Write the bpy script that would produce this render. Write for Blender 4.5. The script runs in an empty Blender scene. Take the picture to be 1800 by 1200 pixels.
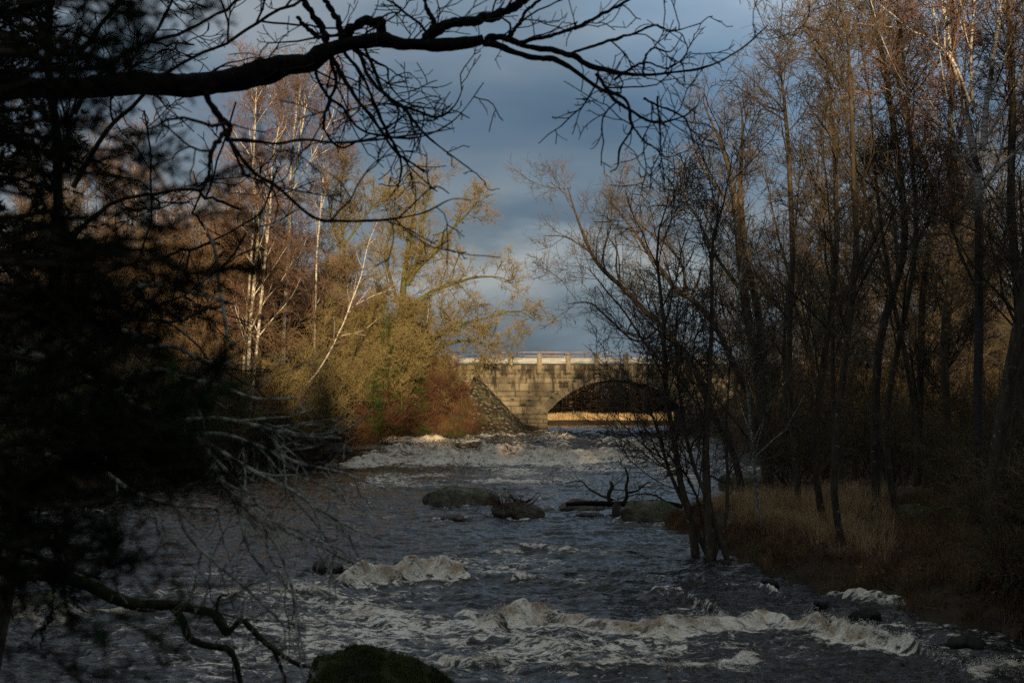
import bpy, math, random
import numpy as np
from mathutils import Vector, Matrix

# ------------------------------------------------------------------ camera
C = bpy.context.scene
CAMZ = 3.5
PITCH = math.atan(128 / 2500)
cam_d = bpy.data.cameras.new('camera')
cam = bpy.data.objects.new('camera', cam_d)
C.collection.objects.link(cam)
cam.location = (0, 0, CAMZ)
cam.rotation_euler = (math.radians(90) + PITCH, 0, 0)
cam_d.lens = 50
cam_d.sensor_width = 36
cam_d.clip_start = 0.1
cam_d.clip_end = 6000
cam_d.dof.use_dof = True
cam_d.dof.focus_distance = 85
cam_d.dof.aperture_fstop = 4.2
C.camera = cam

# ------------------------------------------------------------------ sky and sun
SUN_EL, SUN_AZ = 8.5, -3.0      # degrees up, degrees left (minus: right) of straight behind the camera
w = bpy.data.worlds.new("World")
C.world = w
w.use_nodes = True
nt = w.node_tree
for n in list(nt.nodes): nt.nodes.remove(n)
N = nt.nodes.new; L = nt.links.new
out = N('ShaderNodeOutputWorld')
sky = N('ShaderNodeTexSky')
sky.sky_type = 'NISHITA'; sky.sun_disc = False
sky.sun_elevation = math.radians(SUN_EL)
sky.sun_rotation = math.radians(180 + SUN_AZ)
bg1 = N('ShaderNodeBackground'); bg1.inputs[1].default_value = 0.08
L(sky.outputs[0], bg1.inputs[0])
tc = N('ShaderNodeTexCoord')
mp = N('ShaderNodeMapping'); mp.inputs['Scale'].default_value = (1.0, 1.0, 3.2); mp.inputs['Location'].default_value = (3.1, 0.4, 0.35)
L(tc.outputs['Generated'], mp.inputs[0])
ns = N('ShaderNodeTexNoise'); ns.inputs['Scale'].default_value = 2.6; ns.inputs['Detail'].default_value = 5; ns.inputs['Roughness'].default_value = 0.5
L(mp.outputs[0], ns.inputs['Vector'])
cr = N('ShaderNodeValToRGB')
e = cr.color_ramp.elements
e[0].position = 0.36; e[0].color = (0.056, 0.098, 0.152, 1)
e[1].position = 0.66; e[1].color = (0.180, 0.202, 0.226, 1)
m_ = e.new(0.50); m_.color = (0.098, 0.138, 0.186, 1)
L(ns.outputs[0], cr.inputs[0])
sx = N('ShaderNodeSeparateXYZ'); L(tc.outputs['Generated'], sx.inputs[0])
n2 = N('ShaderNodeTexNoise'); n2.inputs['Scale'].default_value = 5; n2.inputs['Detail'].default_value = 6; n2.inputs['Roughness'].default_value = .55
mp2 = N('ShaderNodeMapping'); mp2.inputs['Scale'].default_value = (1, 1, 2.5); mp2.inputs['Location'].default_value = (.7, 5, 0)
L(tc.outputs['Generated'], mp2.inputs[0]); L(mp2.outputs[0], n2.inputs['Vector'])
ma = N('ShaderNodeMath'); ma.operation = 'MULTIPLY_ADD'; ma.inputs[1].default_value = .17; ma.inputs[2].default_value = -.085
L(n2.outputs[0], ma.inputs[0])
mb = N('ShaderNodeMath'); mb.operation = 'ADD'; L(sx.outputs[2], mb.inputs[0]); L(ma.outputs[0], mb.inputs[1])
el = N('ShaderNodeValToRGB')                      # layered storm clouds, with unseen overhead part brightened and warmed to light the foam
ee = el.color_ramp.elements
ee[0].position = 0.0; ee[0].color = (0.50, 0.54, 0.60, 1)
ee[1].position = 0.85; ee[1].color = (2.9, 2.3, 1.8, 1)
for p_, c_ in ((0.050, (.50, .55, .62)), (0.072, (1.0, 1.0, 1.0)), (0.095, (1.35, 1.28, 1.2)), (0.115, (.55, .62, .70)), (.135, (.66, .70, .76)), (.150, (.95, .95, .95)), (.185, (.74, .78, .84)), (.22, (.84, .86, .90)), (0.28, (1.25, 1.2, 1.15)), (.42, (1.35, 1.35, 1.35)), (.62, (1.5, 1.45, 1.35))):
    k_ = ee.new(p_); k_.color = (*c_, 1)
L(mb.outputs[0], el.inputs[0])
mu = N('ShaderNodeMix'); mu.data_type = 'RGBA'; mu.blend_type = 'MULTIPLY'; mu.inputs[0].default_value = 1
L(cr.outputs[0], mu.inputs[6]); L(el.outputs[0], mu.inputs[7])
nv = N('ShaderNodeVectorMath'); nv.operation = 'NORMALIZE'; L(tc.outputs['Generated'], nv.inputs[0])
dv = N('ShaderNodeVectorMath'); dv.operation = 'DOT_PRODUCT'; dv.inputs[1].default_value = Vector((.195, .93, .31)).normalized(); L(nv.outputs[0], dv.inputs[0])
br_ = N('ShaderNodeMapRange'); br_.interpolation_type = 'SMOOTHSTEP'; br_.inputs['From Min'].default_value = .982; br_.inputs['From Max'].default_value = 1.0; br_.inputs['To Min'].default_value = 1.0; br_.inputs['To Max'].default_value = 1.75
L(dv.outputs['Value'], br_.inputs['Value'])
vs = N('ShaderNodeVectorMath'); vs.operation = 'SCALE'; L(mu.outputs[2], vs.inputs[0]); L(br_.outputs[0], vs.inputs['Scale'])
bg2 = N('ShaderNodeBackground'); bg2.inputs[1].default_value = 1.12
L(vs.outputs[0], bg2.inputs[0])
mx = N('ShaderNodeMixShader'); mx.inputs[0].default_value = 0.9
L(bg1.outputs[0], mx.inputs[1]); L(bg2.outputs[0], mx.inputs[2])
L(mx.outputs[0], out.inputs[0])

sun_d = bpy.data.lights.new('sun', 'SUN')
sun_d.energy = 5.0; sun_d.angle = math.radians(0.6); sun_d.color = (1.0, 0.765, 0.44)
sun = bpy.data.objects.new('sun', sun_d); C.collection.objects.link(sun)
a_, e_ = math.radians(SUN_AZ), math.radians(SUN_EL)
to_sun = Vector((-math.sin(a_) * math.cos(e_), -math.cos(a_) * math.cos(e_), math.sin(e_)))
sun.rotation_euler = to_sun.to_track_quat('Z', 'Y').to_euler()

C.view_settings.view_transform = 'Standard'
C.view_settings.look = 'None'
C.view_settings.exposure = 0.44
C.view_settings.gamma = 1.0
C.render.engine = 'CYCLES'
C.cycles.max_bounces = 5
C.cycles.diffuse_bounces = 2
C.cycles.glossy_bounces = 2
C.cycles.use_denoising = False
C.cycles.sample_clamp_indirect = 3.0

rng = np.random.default_rng(11)
R_ = random.Random(5)

# ------------------------------------------------------------------ helpers
def at(px, py, Y):
    """the point at distance Y ahead seen at photo pixel (px, py)"""
    cx, cy = (px - 900) / 2500, (600 - py) / 2500
    d = np.array([cx, math.cos(PITCH) - cy * math.sin(PITCH), math.sin(PITCH) + cy * math.cos(PITCH)])
    return d / d[1] * Y + np.array([0, 0, CAMZ])

def hash2(ix, iy, seed):
    h = (ix.astype(np.int64) * 374761393 + iy.astype(np.int64) * 668265263 + seed * 974634777) & 0x7fffffff
    h = ((h ^ (h >> 13)) * 1274126177) & 0x7fffffff
    h = h ^ (h >> 16)
    return (h & 0xffff) / 65535.0

def vnoise(x, y, seed=0):
    ix, iy = np.floor(x), np.floor(y)
    fx, fy = x - ix, y - iy
    fx = fx * fx * fx * (fx * (fx * 6 - 15) + 10); fy = fy * fy * fy * (fy * (fy * 6 - 15) + 10)
    a, b = hash2(ix, iy, seed), hash2(ix + 1, iy, seed)
    c, d = hash2(ix, iy + 1, seed), hash2(ix + 1, iy + 1, seed)
    return (a + (b - a) * fx) * (1 - fy) + (c + (d - c) * fx) * fy

def fbm(x, y, seed=0, o=4, g=0.5):
    s, a, t = 0, 1.0, 0
    for k in range(o):
        s = s + a * vnoise(x * 2 ** k + 13.7 * k, y * 2 ** k - 7.3 * k, seed + k); t += a; a *= g
    return s / t

def ridged(x, y, seed=0, o=4):
    s, a, t = 0, 1.0, 0
    for k in range(o):
        s = s + a * (1 - np.abs(2 * vnoise(x * 2 ** k, y * 2 ** k, seed + k) - 1)); t += a; a *= 0.55
    return s / t

def sstep(a, b, x):
    t = np.clip((x - a) / (b - a), 0, 1)
    return t * t * (3 - 2 * t)

def make_mesh(name, V, F, smooth=False):
    """V (n,3), F: array (m,3/4) or a list of such arrays"""
    me = bpy.data.meshes.new(name)
    if not isinstance(F, list): F = [F]
    V = np.asarray(V, np.float32)
    nl = sum(f.size for f in F); nf = sum(len(f) for f in F)
    me.vertices.add(len(V)); me.vertices.foreach_set('co', V.ravel())
    me.loops.add(nl); me.loops.foreach_set('vertex_index', np.concatenate([f.ravel() for f in F]).astype(np.int32))
    me.polygons.add(nf)
    sizes = np.concatenate([np.full(len(f), f.shape[1]) for f in F])
    starts = np.concatenate([[0], np.cumsum(sizes)[:-1]])
    me.polygons.foreach_set('loop_start', starts.astype(np.int32))
    me.polygons.foreach_set('loop_total', sizes.astype(np.int32))
    if smooth: me.polygons.foreach_set('use_smooth', np.ones(nf, bool))
    me.update(calc_edges=True)
    return me

def put(name, me, mat, parent=None, loc=None):
    o = bpy.data.objects.new(name, me)
    if mat is not None and not me.materials: me.materials.append(mat)
    C.collection.objects.link(o)
    if parent is not None: o.parent = parent
    if loc is not None: o.location = loc
    return o

def tag(o, label=None, cat=None, group=None, kind=None):
    if label: o['label'] = label
    if cat: o['category'] = cat
    if group: o['group'] = group
    if kind: o['kind'] = kind
    return o

def thing(name, loc, label, cat, group=None):
    o = bpy.data.objects.new(name, None); C.collection.objects.link(o)
    o.location = loc; o.empty_display_size = 0.3
    return tag(o, label, cat, group)

def copy_tree(o, parent=None):
    c = o.copy(); C.collection.objects.link(c); c.parent = parent
    for ch in list(o.children): copy_tree(ch, c)
    return c

class Geo:
    def __init__(s): s.V = []; s.F = {3: [], 4: []}; s.n = 0
    def add(s, V, F):
        V = np.asarray(V).reshape(-1, 3); F = np.asarray(F)
        s.V.append(V); s.F[F.shape[1]].append(F + s.n); s.n += len(V)
    def mesh(s, name, smooth=False, off=None):
        V = np.concatenate(s.V)
        if off is not None: V = V - np.asarray(off)
        F = [np.concatenate(f) for f in s.F.values() if f]
        return make_mesh(name, V, F, smooth)

def add_box(g, c, size, rz=0.0, jit=0.0):
    x, y, z = [v / 2 for v in size]
    v = np.array([[sx * x, sy * y, sz * z] for sx in (-1, 1) for sy in (-1, 1) for sz in (-1, 1)], float)
    if jit: v += rng.normal(0, jit, v.shape)
    cr_, sr_ = math.cos(rz), math.sin(rz)
    v = v @ np.array([[cr_, sr_, 0], [-sr_, cr_, 0], [0, 0, 1]]) + np.array(c)
    g.add(v, [[0, 1, 3, 2], [4, 6, 7, 5], [0, 4, 5, 1], [2, 3, 7, 6], [0, 2, 6, 4], [1, 5, 7, 3]])

def tubes(g, P, R, S=3, bump=0.0):
    """P (n,k,3) polylines with radii R (n,k) -> tubes"""
    n, k, _ = P.shape
    T = np.gradient(P, axis=1); T /= np.linalg.norm(T, axis=2, keepdims=True) + 1e-9
    mean = np.abs(P[:, -1] - P[:, 0]); ax = np.argmin(mean, axis=1)
    ref = np.eye(3)[ax][:, None, :]
    U = np.cross(T, np.broadcast_to(ref, T.shape)); U /= np.linalg.norm(U, axis=2, keepdims=True) + 1e-9
    W = np.cross(T, U)
    th = np.arange(S) * 2 * math.pi / S
    c, s = np.cos(th), np.sin(th)
    rr = R[:, :, None, None]
    if bump:
        rr = rr * (1 + bump * rng.normal(0, 1, (n, k, S, 1)))
    V = P[:, :, None, :] + rr * (c[None, None, :, None] * U[:, :, None, :] + s[None, None, :, None] * W[:, :, None, :])
    base = (np.arange(n) * k * S)[:, None, None] + (np.arange(k - 1) * S)[None, :, None]
    a = np.arange(S)[None, None, :]; b = (a + 1) % S
    F = np.stack([base + a, base + b, base + S + b, base + S + a], axis=-1).reshape(-1, 4)
    g.add(V.reshape(-1, 3), F)

def spawn(P, R, lv, r=None):
    r = r or rng
    n, k, _ = P.shape
    seg = np.linalg.norm(np.diff(P, axis=1), axis=2).sum(1)
    if 'dens' in lv:
        cnt = np.floor(seg * lv['dens'] + r.random(n)).astype(int)
    else:
        cnt = np.full(n, lv['n'])
    idx = np.repeat(np.arange(n), cnt); m = len(idx)
    t = lv.get('t0', .15) + (lv.get('t1', 1.0) - lv.get('t0', .15)) * r.random(m) ** lv.get('tp', 1.0)
    f = t * (k - 1); i = np.minimum(f.astype(int), k - 2); u = (f - i)[:, None]
    p0 = P[idx, i] * (1 - u) + P[idx, i + 1] * u
    pr = R[idx, i] * (1 - u[:, 0]) + R[idx, i + 1] * u[:, 0]
    T = P[idx, i + 1] - P[idx, i]; T /= np.linalg.norm(T, axis=1, keepdims=True) + 1e-9
    A = r.normal(0, 1, (m, 3)); A -= (A * T).sum(1, keepdims=True) * T; A /= np.linalg.norm(A, axis=1, keepdims=True) + 1e-9
    ang = np.radians(lv['ang'] + r.normal(0, lv.get('asd', 12), m))[:, None]
    d = np.cos(ang) * T + np.sin(ang) * A
    d[:, 2] += lv.get('lift', 0.0)
    d /= np.linalg.norm(d, axis=1, keepdims=True) + 1e-9
    Ln = lv['L'] * (0.45 + 0.9 * r.random(m)) * (1 - lv.get('tl', 0.5) * t)
    if 'Lp' in lv: Ln = Ln * (seg[idx] / lv['Lp'])
    K = lv.get('K', 4)
    out = np.zeros((m, K, 3)); out[:, 0] = p0; p = p0.copy()
    st = (Ln / (K - 1))[:, None]
    wob = lv.get('wob', .12)
    tv = np.array([0, 0, lv.get('trop', 0.05)])
    for j in range(1, K):
        d = d + wob * r.normal(0, 1, (m, 3)) + tv
        d /= np.linalg.norm(d, axis=1, keepdims=True)
        p = p + d * st; out[:, j] = p
    r0 = np.minimum(pr * lv.get('rr', .6), Ln * lv.get('rl', .018))
    r0 = np.maximum(r0, lv.get('rmin', .004) * 1.15)
    tip = np.maximum(r0 * lv.get('tipf', .35), lv.get('rmin', .004))
    q = np.linspace(0, 1, K)[None, :]
    RR = r0[:, None] * (1 - q) + tip[:, None] * q
    return out, RR

def wiggle(p, d, Ln, K, wob, trop, r0, r1, r=None):
    r = r or rng
    pts = [np.array(p, float)]; d = np.array(d, float); d /= np.linalg.norm(d)
    for _ in range(K - 1):
        d = d + wob * r.normal(0, 1, 3) + np.array([0, 0, trop]); d /= np.linalg.norm(d)
        pts.append(pts[-1] + d * Ln / (K - 1))
    q = np.linspace(0, 1, K) ** .8
    return np.array(pts)[None], (r0 * (1 - q) + r1 * q)[None]

def spline(pts, K):
    """Catmull-Rom through pts (n,d) -> (K,d)"""
    p = np.asarray(pts, float); n = len(p)
    p = np.vstack([2 * p[0] - p[1], p, 2 * p[-1] - p[-2]])
    s = np.linspace(0, n - 1 - 1e-6, K); i = s.astype(int); t = (s - i)[:, None]
    a, b, c, d = p[i], p[i + 1], p[i + 2], p[i + 3]
    return 0.5 * (2 * b + (c - a) * t + (2 * a - 5 * b + 4 * c - d) * t ** 2 + (3 * b - a - 3 * c + d) * t ** 3)

# ------------------------------------------------------------------ materials
class MT:
    def __init__(s, name):
        s.m = bpy.data.materials.new(name); s.m.use_nodes = True
        s.t = s.m.node_tree
        s.b = s.t.nodes['Principled BSDF']; s.o = s.t.nodes['Material Output']
        s.b.inputs['Specular IOR Level'].default_value = 0.25
        s.co = s.n('ShaderNodeTexCoord').outputs['Object']
    def n(s, k): return s.t.nodes.new(k)
    def l(s, a, b): s.t.links.new(a, b)
    def map(s, scale, src=None, loc=(0, 0, 0)):
        m = s.n('ShaderNodeMapping'); m.inputs['Scale'].default_value = scale; m.inputs['Location'].default_value = loc
        s.l(src or s.co, m.inputs[0]); return m.outputs[0]
    def noise(s, scale, detail=4, rough=.55, vec=None, dist=0):
        m = s.n('ShaderNodeTexNoise'); m.inputs['Scale'].default_value = scale; m.inputs['Detail'].default_value = detail
        m.inputs['Roughness'].default_value = rough; m.inputs['Distortion'].default_value = dist
        s.l(vec or s.co, m.inputs['Vector']); return m.outputs[0]
    def ramp(s, fac, stops):
        m = s.n('ShaderNodeValToRGB'); e = m.color_ramp.elements
        while len(e) > 1: e.remove(e[-1])
        e[0].position = stops[0][0]; e[0].color = (*stops[0][1], 1)
        for p, c in stops[1:]:
            k = e.new(p); k.color = (*c, 1)
        s.l(fac, m.inputs[0]); return m.outputs[0]
    def step(s, fac, a, b):
        m = s.n('ShaderNodeMapRange'); m.interpolation_type = 'SMOOTHSTEP'
        m.inputs['From Min'].default_value = a; m.inputs['From Max'].default_value = b
        s.l(fac, m.inputs['Value']); return m.outputs[0]
    def mix(s, fac, a, b, mode='MIX'):
        m = s.n('ShaderNodeMix'); m.data_type = 'RGBA'; m.blend_type = mode
        if isinstance(fac, (int, float)): m.inputs[0].default_value = fac
        else: s.l(fac, m.inputs[0])
        for v, i in ((a, 6), (b, 7)):
            if isinstance(v, tuple): m.inputs[i].default_value = (*v, 1)
            else: s.l(v, m.inputs[i])
        return m.outputs[2]
    def math(s, op, a, b=None, c=None):
        m = s.n('ShaderNodeMath'); m.operation = op
        for i, v in enumerate((a, b, c)):
            if v is None: continue
            if isinstance(v, (int, float)): m.inputs[i].default_value = v
            else: s.l(v, m.inputs[i])
        return m.outputs[0]
    def attr(s, name, col=False):
        m = s.n('ShaderNodeAttribute'); m.attribute_name = name
        return m.outputs['Color' if col else 'Fac']
    def normz(s):
        g = s.n('ShaderNodeNewGeometry'); x = s.n('ShaderNodeSeparateXYZ'); s.l(g.outputs['Normal'], x.inputs[0]); return x.outputs[2]
    def bump(s, h, strength=.5, dist=.02):
        b = s.n('ShaderNodeBump'); b.inputs['Strength'].default_value = strength; b.inputs['Distance'].default_value = dist
        s.l(h, b.inputs['Height']); s.l(b.outputs[0], s.b.inputs['Normal'])
    def done(s, col, rough=.85):
        if isinstance(col, tuple): s.b.inputs['Base Color'].default_value = (*col, 1)
        else: s.l(col, s.b.inputs['Base Color'])
        if isinstance(rough, (int, float)): s.b.inputs['Roughness'].default_value = rough
        else: s.l(rough, s.b.inputs['Roughness'])
        return s.m

def bark(name, dark, light, lichen=None, lich=.6, sc=6, moss=None):
    m = MT(name); m.b.inputs['Specular IOR Level'].default_value = .08
    v = m.noise(sc, 6, .65, m.map((2, 2, .5)))
    c = m.ramp(v, [(.3, dark), (.7, light)])
    if lichen: c = m.mix(m.step(m.noise(sc * 1.3, 5, .7), lich, lich + .08), c, lichen)
    if moss: c = m.mix(m.math('MULTIPLY', m.step(m.normz(), -.1, .7), m.step(m.noise(3, 4), .38, .55)), c, moss)
    m.bump(v, .6, .03)
    return m.done(c, .9)

def twig(name, a, b):
    m = MT(name); m.b.inputs['Specular IOR Level'].default_value = .1
    return m.done(m.ramp(m.noise(.7, 3), [(.35, a), (.65, b)]), .8)

M = {}
M['alder'] = bark('alder_bark', (.028, .021, .015), (.105, .080, .052), (.26, .25, .18), .60)
M['alder_twig'] = twig('alder_twigs', (.075, .057, .038), (.145, .110, .074))
M['shade_twig'] = twig('undergrowth_twigs', (.085, .060, .030), (.16, .115, .060))
M['oak'] = bark('oak_bark', (.040, .033, .018), (.13, .105, .055), (.12, .13, .035), .50, 5, (.085, .105, .022))
M['oak_twig'] = twig('oak_twigs', (.165, .125, .055), (.28, .215, .10))
M['rust_twig'] = twig('rust_twigs', (.15, .095, .058), (.24, .16, .095))
M['shade_wood'] = twig('shaded_wood_twigs', (.007, .005, .003), (.020, .013, .008))  # near black: shade under the far trees put into the colour
M['birch_twig'] = twig('birch_twigs', (.13, .078, .056), (.21, .125, .09))
M['red_brush'] = twig('red_brush_twigs', (.085, .042, .026), (.16, .082, .048))
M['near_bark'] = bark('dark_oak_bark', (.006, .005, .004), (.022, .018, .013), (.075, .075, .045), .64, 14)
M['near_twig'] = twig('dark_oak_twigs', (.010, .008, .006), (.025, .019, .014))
M['lichen_bark'] = bark('lichen_bark', (.06, .052, .038), (.26, .24, .18), (.48, .46, .36), .48, 14)
M['mossy_bark'] = bark('mossy_bark', (.012, .010, .007), (.050, .042, .026), (.11, .11, .05), .56, 18, (.034, .040, .012))
M['conifer_bark'] = bark('conifer_bark', (.022, .015, .010), (.075, .050, .032))
def birch_bark(nm='birch_bark', zb=None):
    m = MT(nm)
    v = m.noise(5, 5, .7, m.map((1.2, 1.2, 7)))
    c = m.ramp(v, [(.40, (.025, .02, .016)), (.47, (.45, .40, .33)), (.7, (.72, .67, .58))])
    c = m.mix(m.step(m.noise(1.6, 4), .54, .62), c, (.06, .045, .035))
    if zb:  # lower trunk darkened: shade painted into the bark colour
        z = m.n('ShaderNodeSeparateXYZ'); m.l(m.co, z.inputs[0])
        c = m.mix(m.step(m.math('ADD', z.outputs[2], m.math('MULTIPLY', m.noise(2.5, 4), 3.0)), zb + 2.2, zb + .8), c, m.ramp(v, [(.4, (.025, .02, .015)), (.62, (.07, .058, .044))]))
    return m.done(c, .7)
M['birch'] = birch_bark(); M['birch_shaded'] = birch_bark('shaded_base_birch_bark', 7.6)
def needles(name, a, b):
    m = MT(name); m.b.inputs['Specular IOR Level'].default_value = .04
    return m.done(m.ramp(m.noise(2.2, 3), [(.3, a), (.7, b)]), 1.0)
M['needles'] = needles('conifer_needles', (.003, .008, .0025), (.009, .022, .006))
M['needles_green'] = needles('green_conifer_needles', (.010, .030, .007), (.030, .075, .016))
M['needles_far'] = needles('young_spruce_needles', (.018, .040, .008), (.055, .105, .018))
def blades(name, a, b, c):
    m = MT(name)
    v = m.noise(1.6, 4)
    return m.done(m.ramp(v, [(.3, a), (.5, b), (.7, c)]), .75)
M['grass'] = blades('dry_grass', (.15, .075, .03), (.36, .22, .10), (.56, .39, .20))
M['rust_grass'] = blades('rusty_grass', (.06, .028, .013), (.12, .058, .026), (.22, .125, .055))
M['bank_grass'] = blades('bank_bracken', (.06, .030, .014), (.12, .055, .024), (.20, .11, .05))
M['reeds'] = blades('reed_straw', (.42, .27, .12), (.55, .38, .18), (.62, .45, .24))
M['leaves'] = blades('brown_leaves', (.10, .03, .012), (.20, .065, .022), (.28, .12, .04))
M['moss'] = blades('moss_tufts', (.022, .032, .005), (.045, .062, .009), (.095, .10, .022))
def ground_mat():
    m = MT('leaf_litter')
    a = m.ramp(m.noise(.9, 8, .7), [(.3, (.014, .010, .006)), (.5, (.038, .024, .013)), (.7, (.075, .045, .022))])
    g = m.mix(m.step(m.noise(.35, 4), .52, .62), a, (.035, .045, .012))
    m.bump(m.noise(6, 8, .7), .8, .08)
    return m.done(g, .95)
M['ground'] = ground_mat()
def rock_mat(name, moss, mossy=.5, dk=1.0):
    m = MT(name)
    c = m.ramp(m.noise(3, 8, .7), [(.3, (.030 * dk, .027 * dk, .020 * dk)), (.5, (.100 * dk, .080 * dk, .056 * dk)), (.72, (.23 * dk, .19 * dk, .135 * dk))])
    c = m.mix(m.step(m.noise(9, 5, .7), .60, .66), c, (.19 * dk, .19 * dk, .14 * dk))
    f = m.math('MULTIPLY', m.step(m.normz(), .1, .8), m.step(m.noise(1.7, 5, .65), mossy, mossy + .14))
    c = m.mix(f, c, m.ramp(m.noise(12, 4), [(.3, moss), (.7, tuple(v * 2.2 for v in moss))]))
    z = m.n('ShaderNodeSeparateXYZ'); m.l(m.co, z.inputs[0])
    wet = m.step(m.math('ADD', z.outputs[2], m.math('MULTIPLY', m.noise(5, 3), .12)), .24, .12)
    c = m.mix(wet, c, (.010, .009, .007))
    m.bump(m.noise(5, 10, .75), 1.0, .12)
    return m.done(c, .75)
M['rock'] = rock_mat('wet_rock', (.040, .046, .010), .42, 1.25)
M['rock_bare'] = rock_mat('bare_wet_rock', (.035, .034, .014), .62)
M['rock_dark'] = rock_mat('black_wet_rock', (.020, .022, .008), .6, .35)
M['rock_moss'] = rock_mat('moss_covered_rock', (.022, .030, .005), .30, .7)
def stone_mat():
    m = MT('granite_masonry')
    t = m.attr('tone'); j = m.attr('joint')
    c = m.ramp(t, [(0, (.12, .098, .068)), (.5, (.22, .180, .125)), (1, (.34, .280, .195))])
    c = m.mix(m.math('MULTIPLY', m.noise(4, 8, .7), .8), c, (.10, .085, .06), 'MIX')
    st = m.noise(1.1, 6, .7, m.map((1.7, 1, .30)))
    z = m.n('ShaderNodeSeparateXYZ'); m.l(m.co, z.inputs[0])
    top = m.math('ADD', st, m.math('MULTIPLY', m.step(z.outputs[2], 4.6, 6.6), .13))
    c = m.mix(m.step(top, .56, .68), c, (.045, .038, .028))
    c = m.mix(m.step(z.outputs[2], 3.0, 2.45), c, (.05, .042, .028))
    c = m.mix(j, c, (.022, .018, .012))
    m.bump(m.noise(14, 8, .7), .5, .05)
    return m.done(c, .9)
M['stone'] = stone_mat()
def rubble_mat():
    m = MT('rubble_pitching')
    v = m.n('ShaderNodeTexVoronoi'); v.inputs['Scale'].default_value = 3.6; m.l(m.map((1, 1, 1.2)), v.inputs['Vector'])
    sp = m.n('ShaderNodeSeparateColor'); m.l(v.outputs['Color'], sp.inputs[0])
    c = m.mix(m.step(v.outputs['Distance'], .30, .55), m.ramp(sp.outputs[0], [(0, (.09, .075, .05)), (.5, (.16, .135, .092)), (1, (.26, .22, .15))]), (.03, .026, .016))
    c = m.mix(m.step(m.noise(1.2, 5), .5, .62), c, (.07, .065, .028))
    h = m.math('SUBTRACT', 1.0, v.outputs['Distance']); m.bump(h, .9, .18)
    return m.done(c, .9)
M['rubble'] = rubble_mat()
def conc():
    m = MT('weathered_concrete')
    c = m.ramp(m.noise(5, 7, .7), [(.3, (.12, .10, .07)), (.7, (.33, .28, .20))])
    return m.done(c, .9)
M['concrete'] = conc()
def steel():
    m = MT('galvanised_steel')
    c = m.ramp(m.noise(1.4, 5, .6, m.map((1, 1, 3))), [(.3, (.24, .24, .24)), (.7, (.42, .42, .41))])
    return m.done(c, .6)
M['steel'] = steel()
M['asphalt'] = (lambda m: m.done(m.ramp(m.noise(30, 4), [(.3, (.035, .035, .036)), (.7, (.065, .064, .062))]), .9))(MT('asphalt'))
def water_mat():
    m = MT('river_water')
    d = m.attr('foam'); br = m.attr('brown')
    v = m.map((1.0, 1.9, 1.0))
    wv = m.noise(1.1, 3, .5, v)
    lace = m.noise(3.1, 10, .68, v, .9)
    fine = m.noise(13, 6, .7, m.map((1, 1.6, 1)), .4)
    n = m.math('ADD', m.math('MULTIPLY', lace, .68), m.math('ADD', m.math('MULTIPLY', fine, .20), m.math('MULTIPLY', wv, .12)))
    n = m.step(n, .33, .67)
    th = m.math('SUBTRACT', 1.02, d)
    mask = m.n('ShaderNodeMapRange'); mask.interpolation_type = 'SMOOTHSTEP'
    m.l(n, mask.inputs['Value']); m.l(th, mask.inputs['From Min']); m.l(m.math('ADD', th, .42), mask.inputs['From Max'])
    mk = mask.outputs[0]
    b = m.b
    b.inputs['IOR'].default_value = 1.333; b.inputs['Specular IOR Level'].default_value = .5
    ff = m.math('ADD', m.math('MULTIPLY', fine, .45), m.math('MULTIPLY', m.noise(36, 5, .75), .55))
    fc = m.ramp(ff, [(.36, (.34, .23, .135)), (.45, (.72, .58, .41)), (.57, (.93, .87, .76))])
    fc = m.mix(m.math('MULTIPLY', br, m.step(m.noise(2.4, 6, .65), .40, .60)), fc, (.30, .165, .065))
    dp = (.012, .010, .008)
    col = m.mix(mk, dp, fc)
    rg = m.math('ADD', m.math('MULTIPLY', mk, .5), .05)
    h = m.math('ADD', m.math('MULTIPLY', m.noise(4.5, 3, .5, m.map((.8, 1.6, 1)), .6), 1.5), m.math('MULTIPLY', mk, .35))
    h = m.math('ADD', h, m.math('MULTIPLY', m.math('MULTIPLY', mk, m.noise(34, 5, .75)), .9))
    m.bump(h, .5, .07)
    return m.done(col, rg)
M['water'] = water_mat()
M['spray'] = (lambda m: m.done(m.ramp(m.noise(1.5, 3), [(.35, (.50, .36, .22)), (.6, (.72, .66, .57))]), .6))(MT('white_spray'))

# ------------------------------------------------------------------ river levels, banks
def wlev(Y):
    return np.interp(Y, [0, 20, 28, 31, 36, 60, 78, 81, 84, 87.5, 90, 92, 94.5, 97, 103, 500],
                        [0, 0, .04, .22, .26, .32, .45, .62, 1.12, 1.28, 1.40, 1.85, 2.08, 2.28, 2.35, 2.35])
def xl(Y):
    return np.interp(Y, [-50, 0, 8, 10, 12, 15, 20, 40, 60, 78, 85, 92, 96, 99.8, 100, 107, 112, 130, 150, 156, 160, 170],
                        [30, 5, 2, -2.2, -4.6, -7, -10.5, -16.5, -17.5, -13.0, -10.5, -8.0, -4.6, -2.5, 2.4, 2.4, -5, -15, -30, -30, 200, 300])
def xr(Y):
    return np.interp(Y, [-50, 0, 15, 21.8, 25, 29, 35, 41, 43, 46, 52, 58, 65, 70, 85, 97, 100, 107, 112, 130, 160],
                        [40, 9, 8.4, 7.7, 6.9, 5.8, 4.9, 4.5, 5.4, 7.4, 8.0, 9.3, 12, 13.8, 14.2, 12.8, 12.4, 12.4, 18, 30, 30])

def seg_dist(X, Y, pts):
    best = np.full(np.shape(X), 1e9)
    for (ax, ay), (bx, by) in zip(pts[:-1], pts[1:]):
        vx, vy = bx - ax, by - ay
        t = np.clip(((X - ax) * vx + (Y - ay) * vy) / (vx * vx + vy * vy), 0, 1)
        best = np.minimum(best, np.hypot(X - ax - t * vx, Y - ay - t * vy))
    return best

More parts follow.
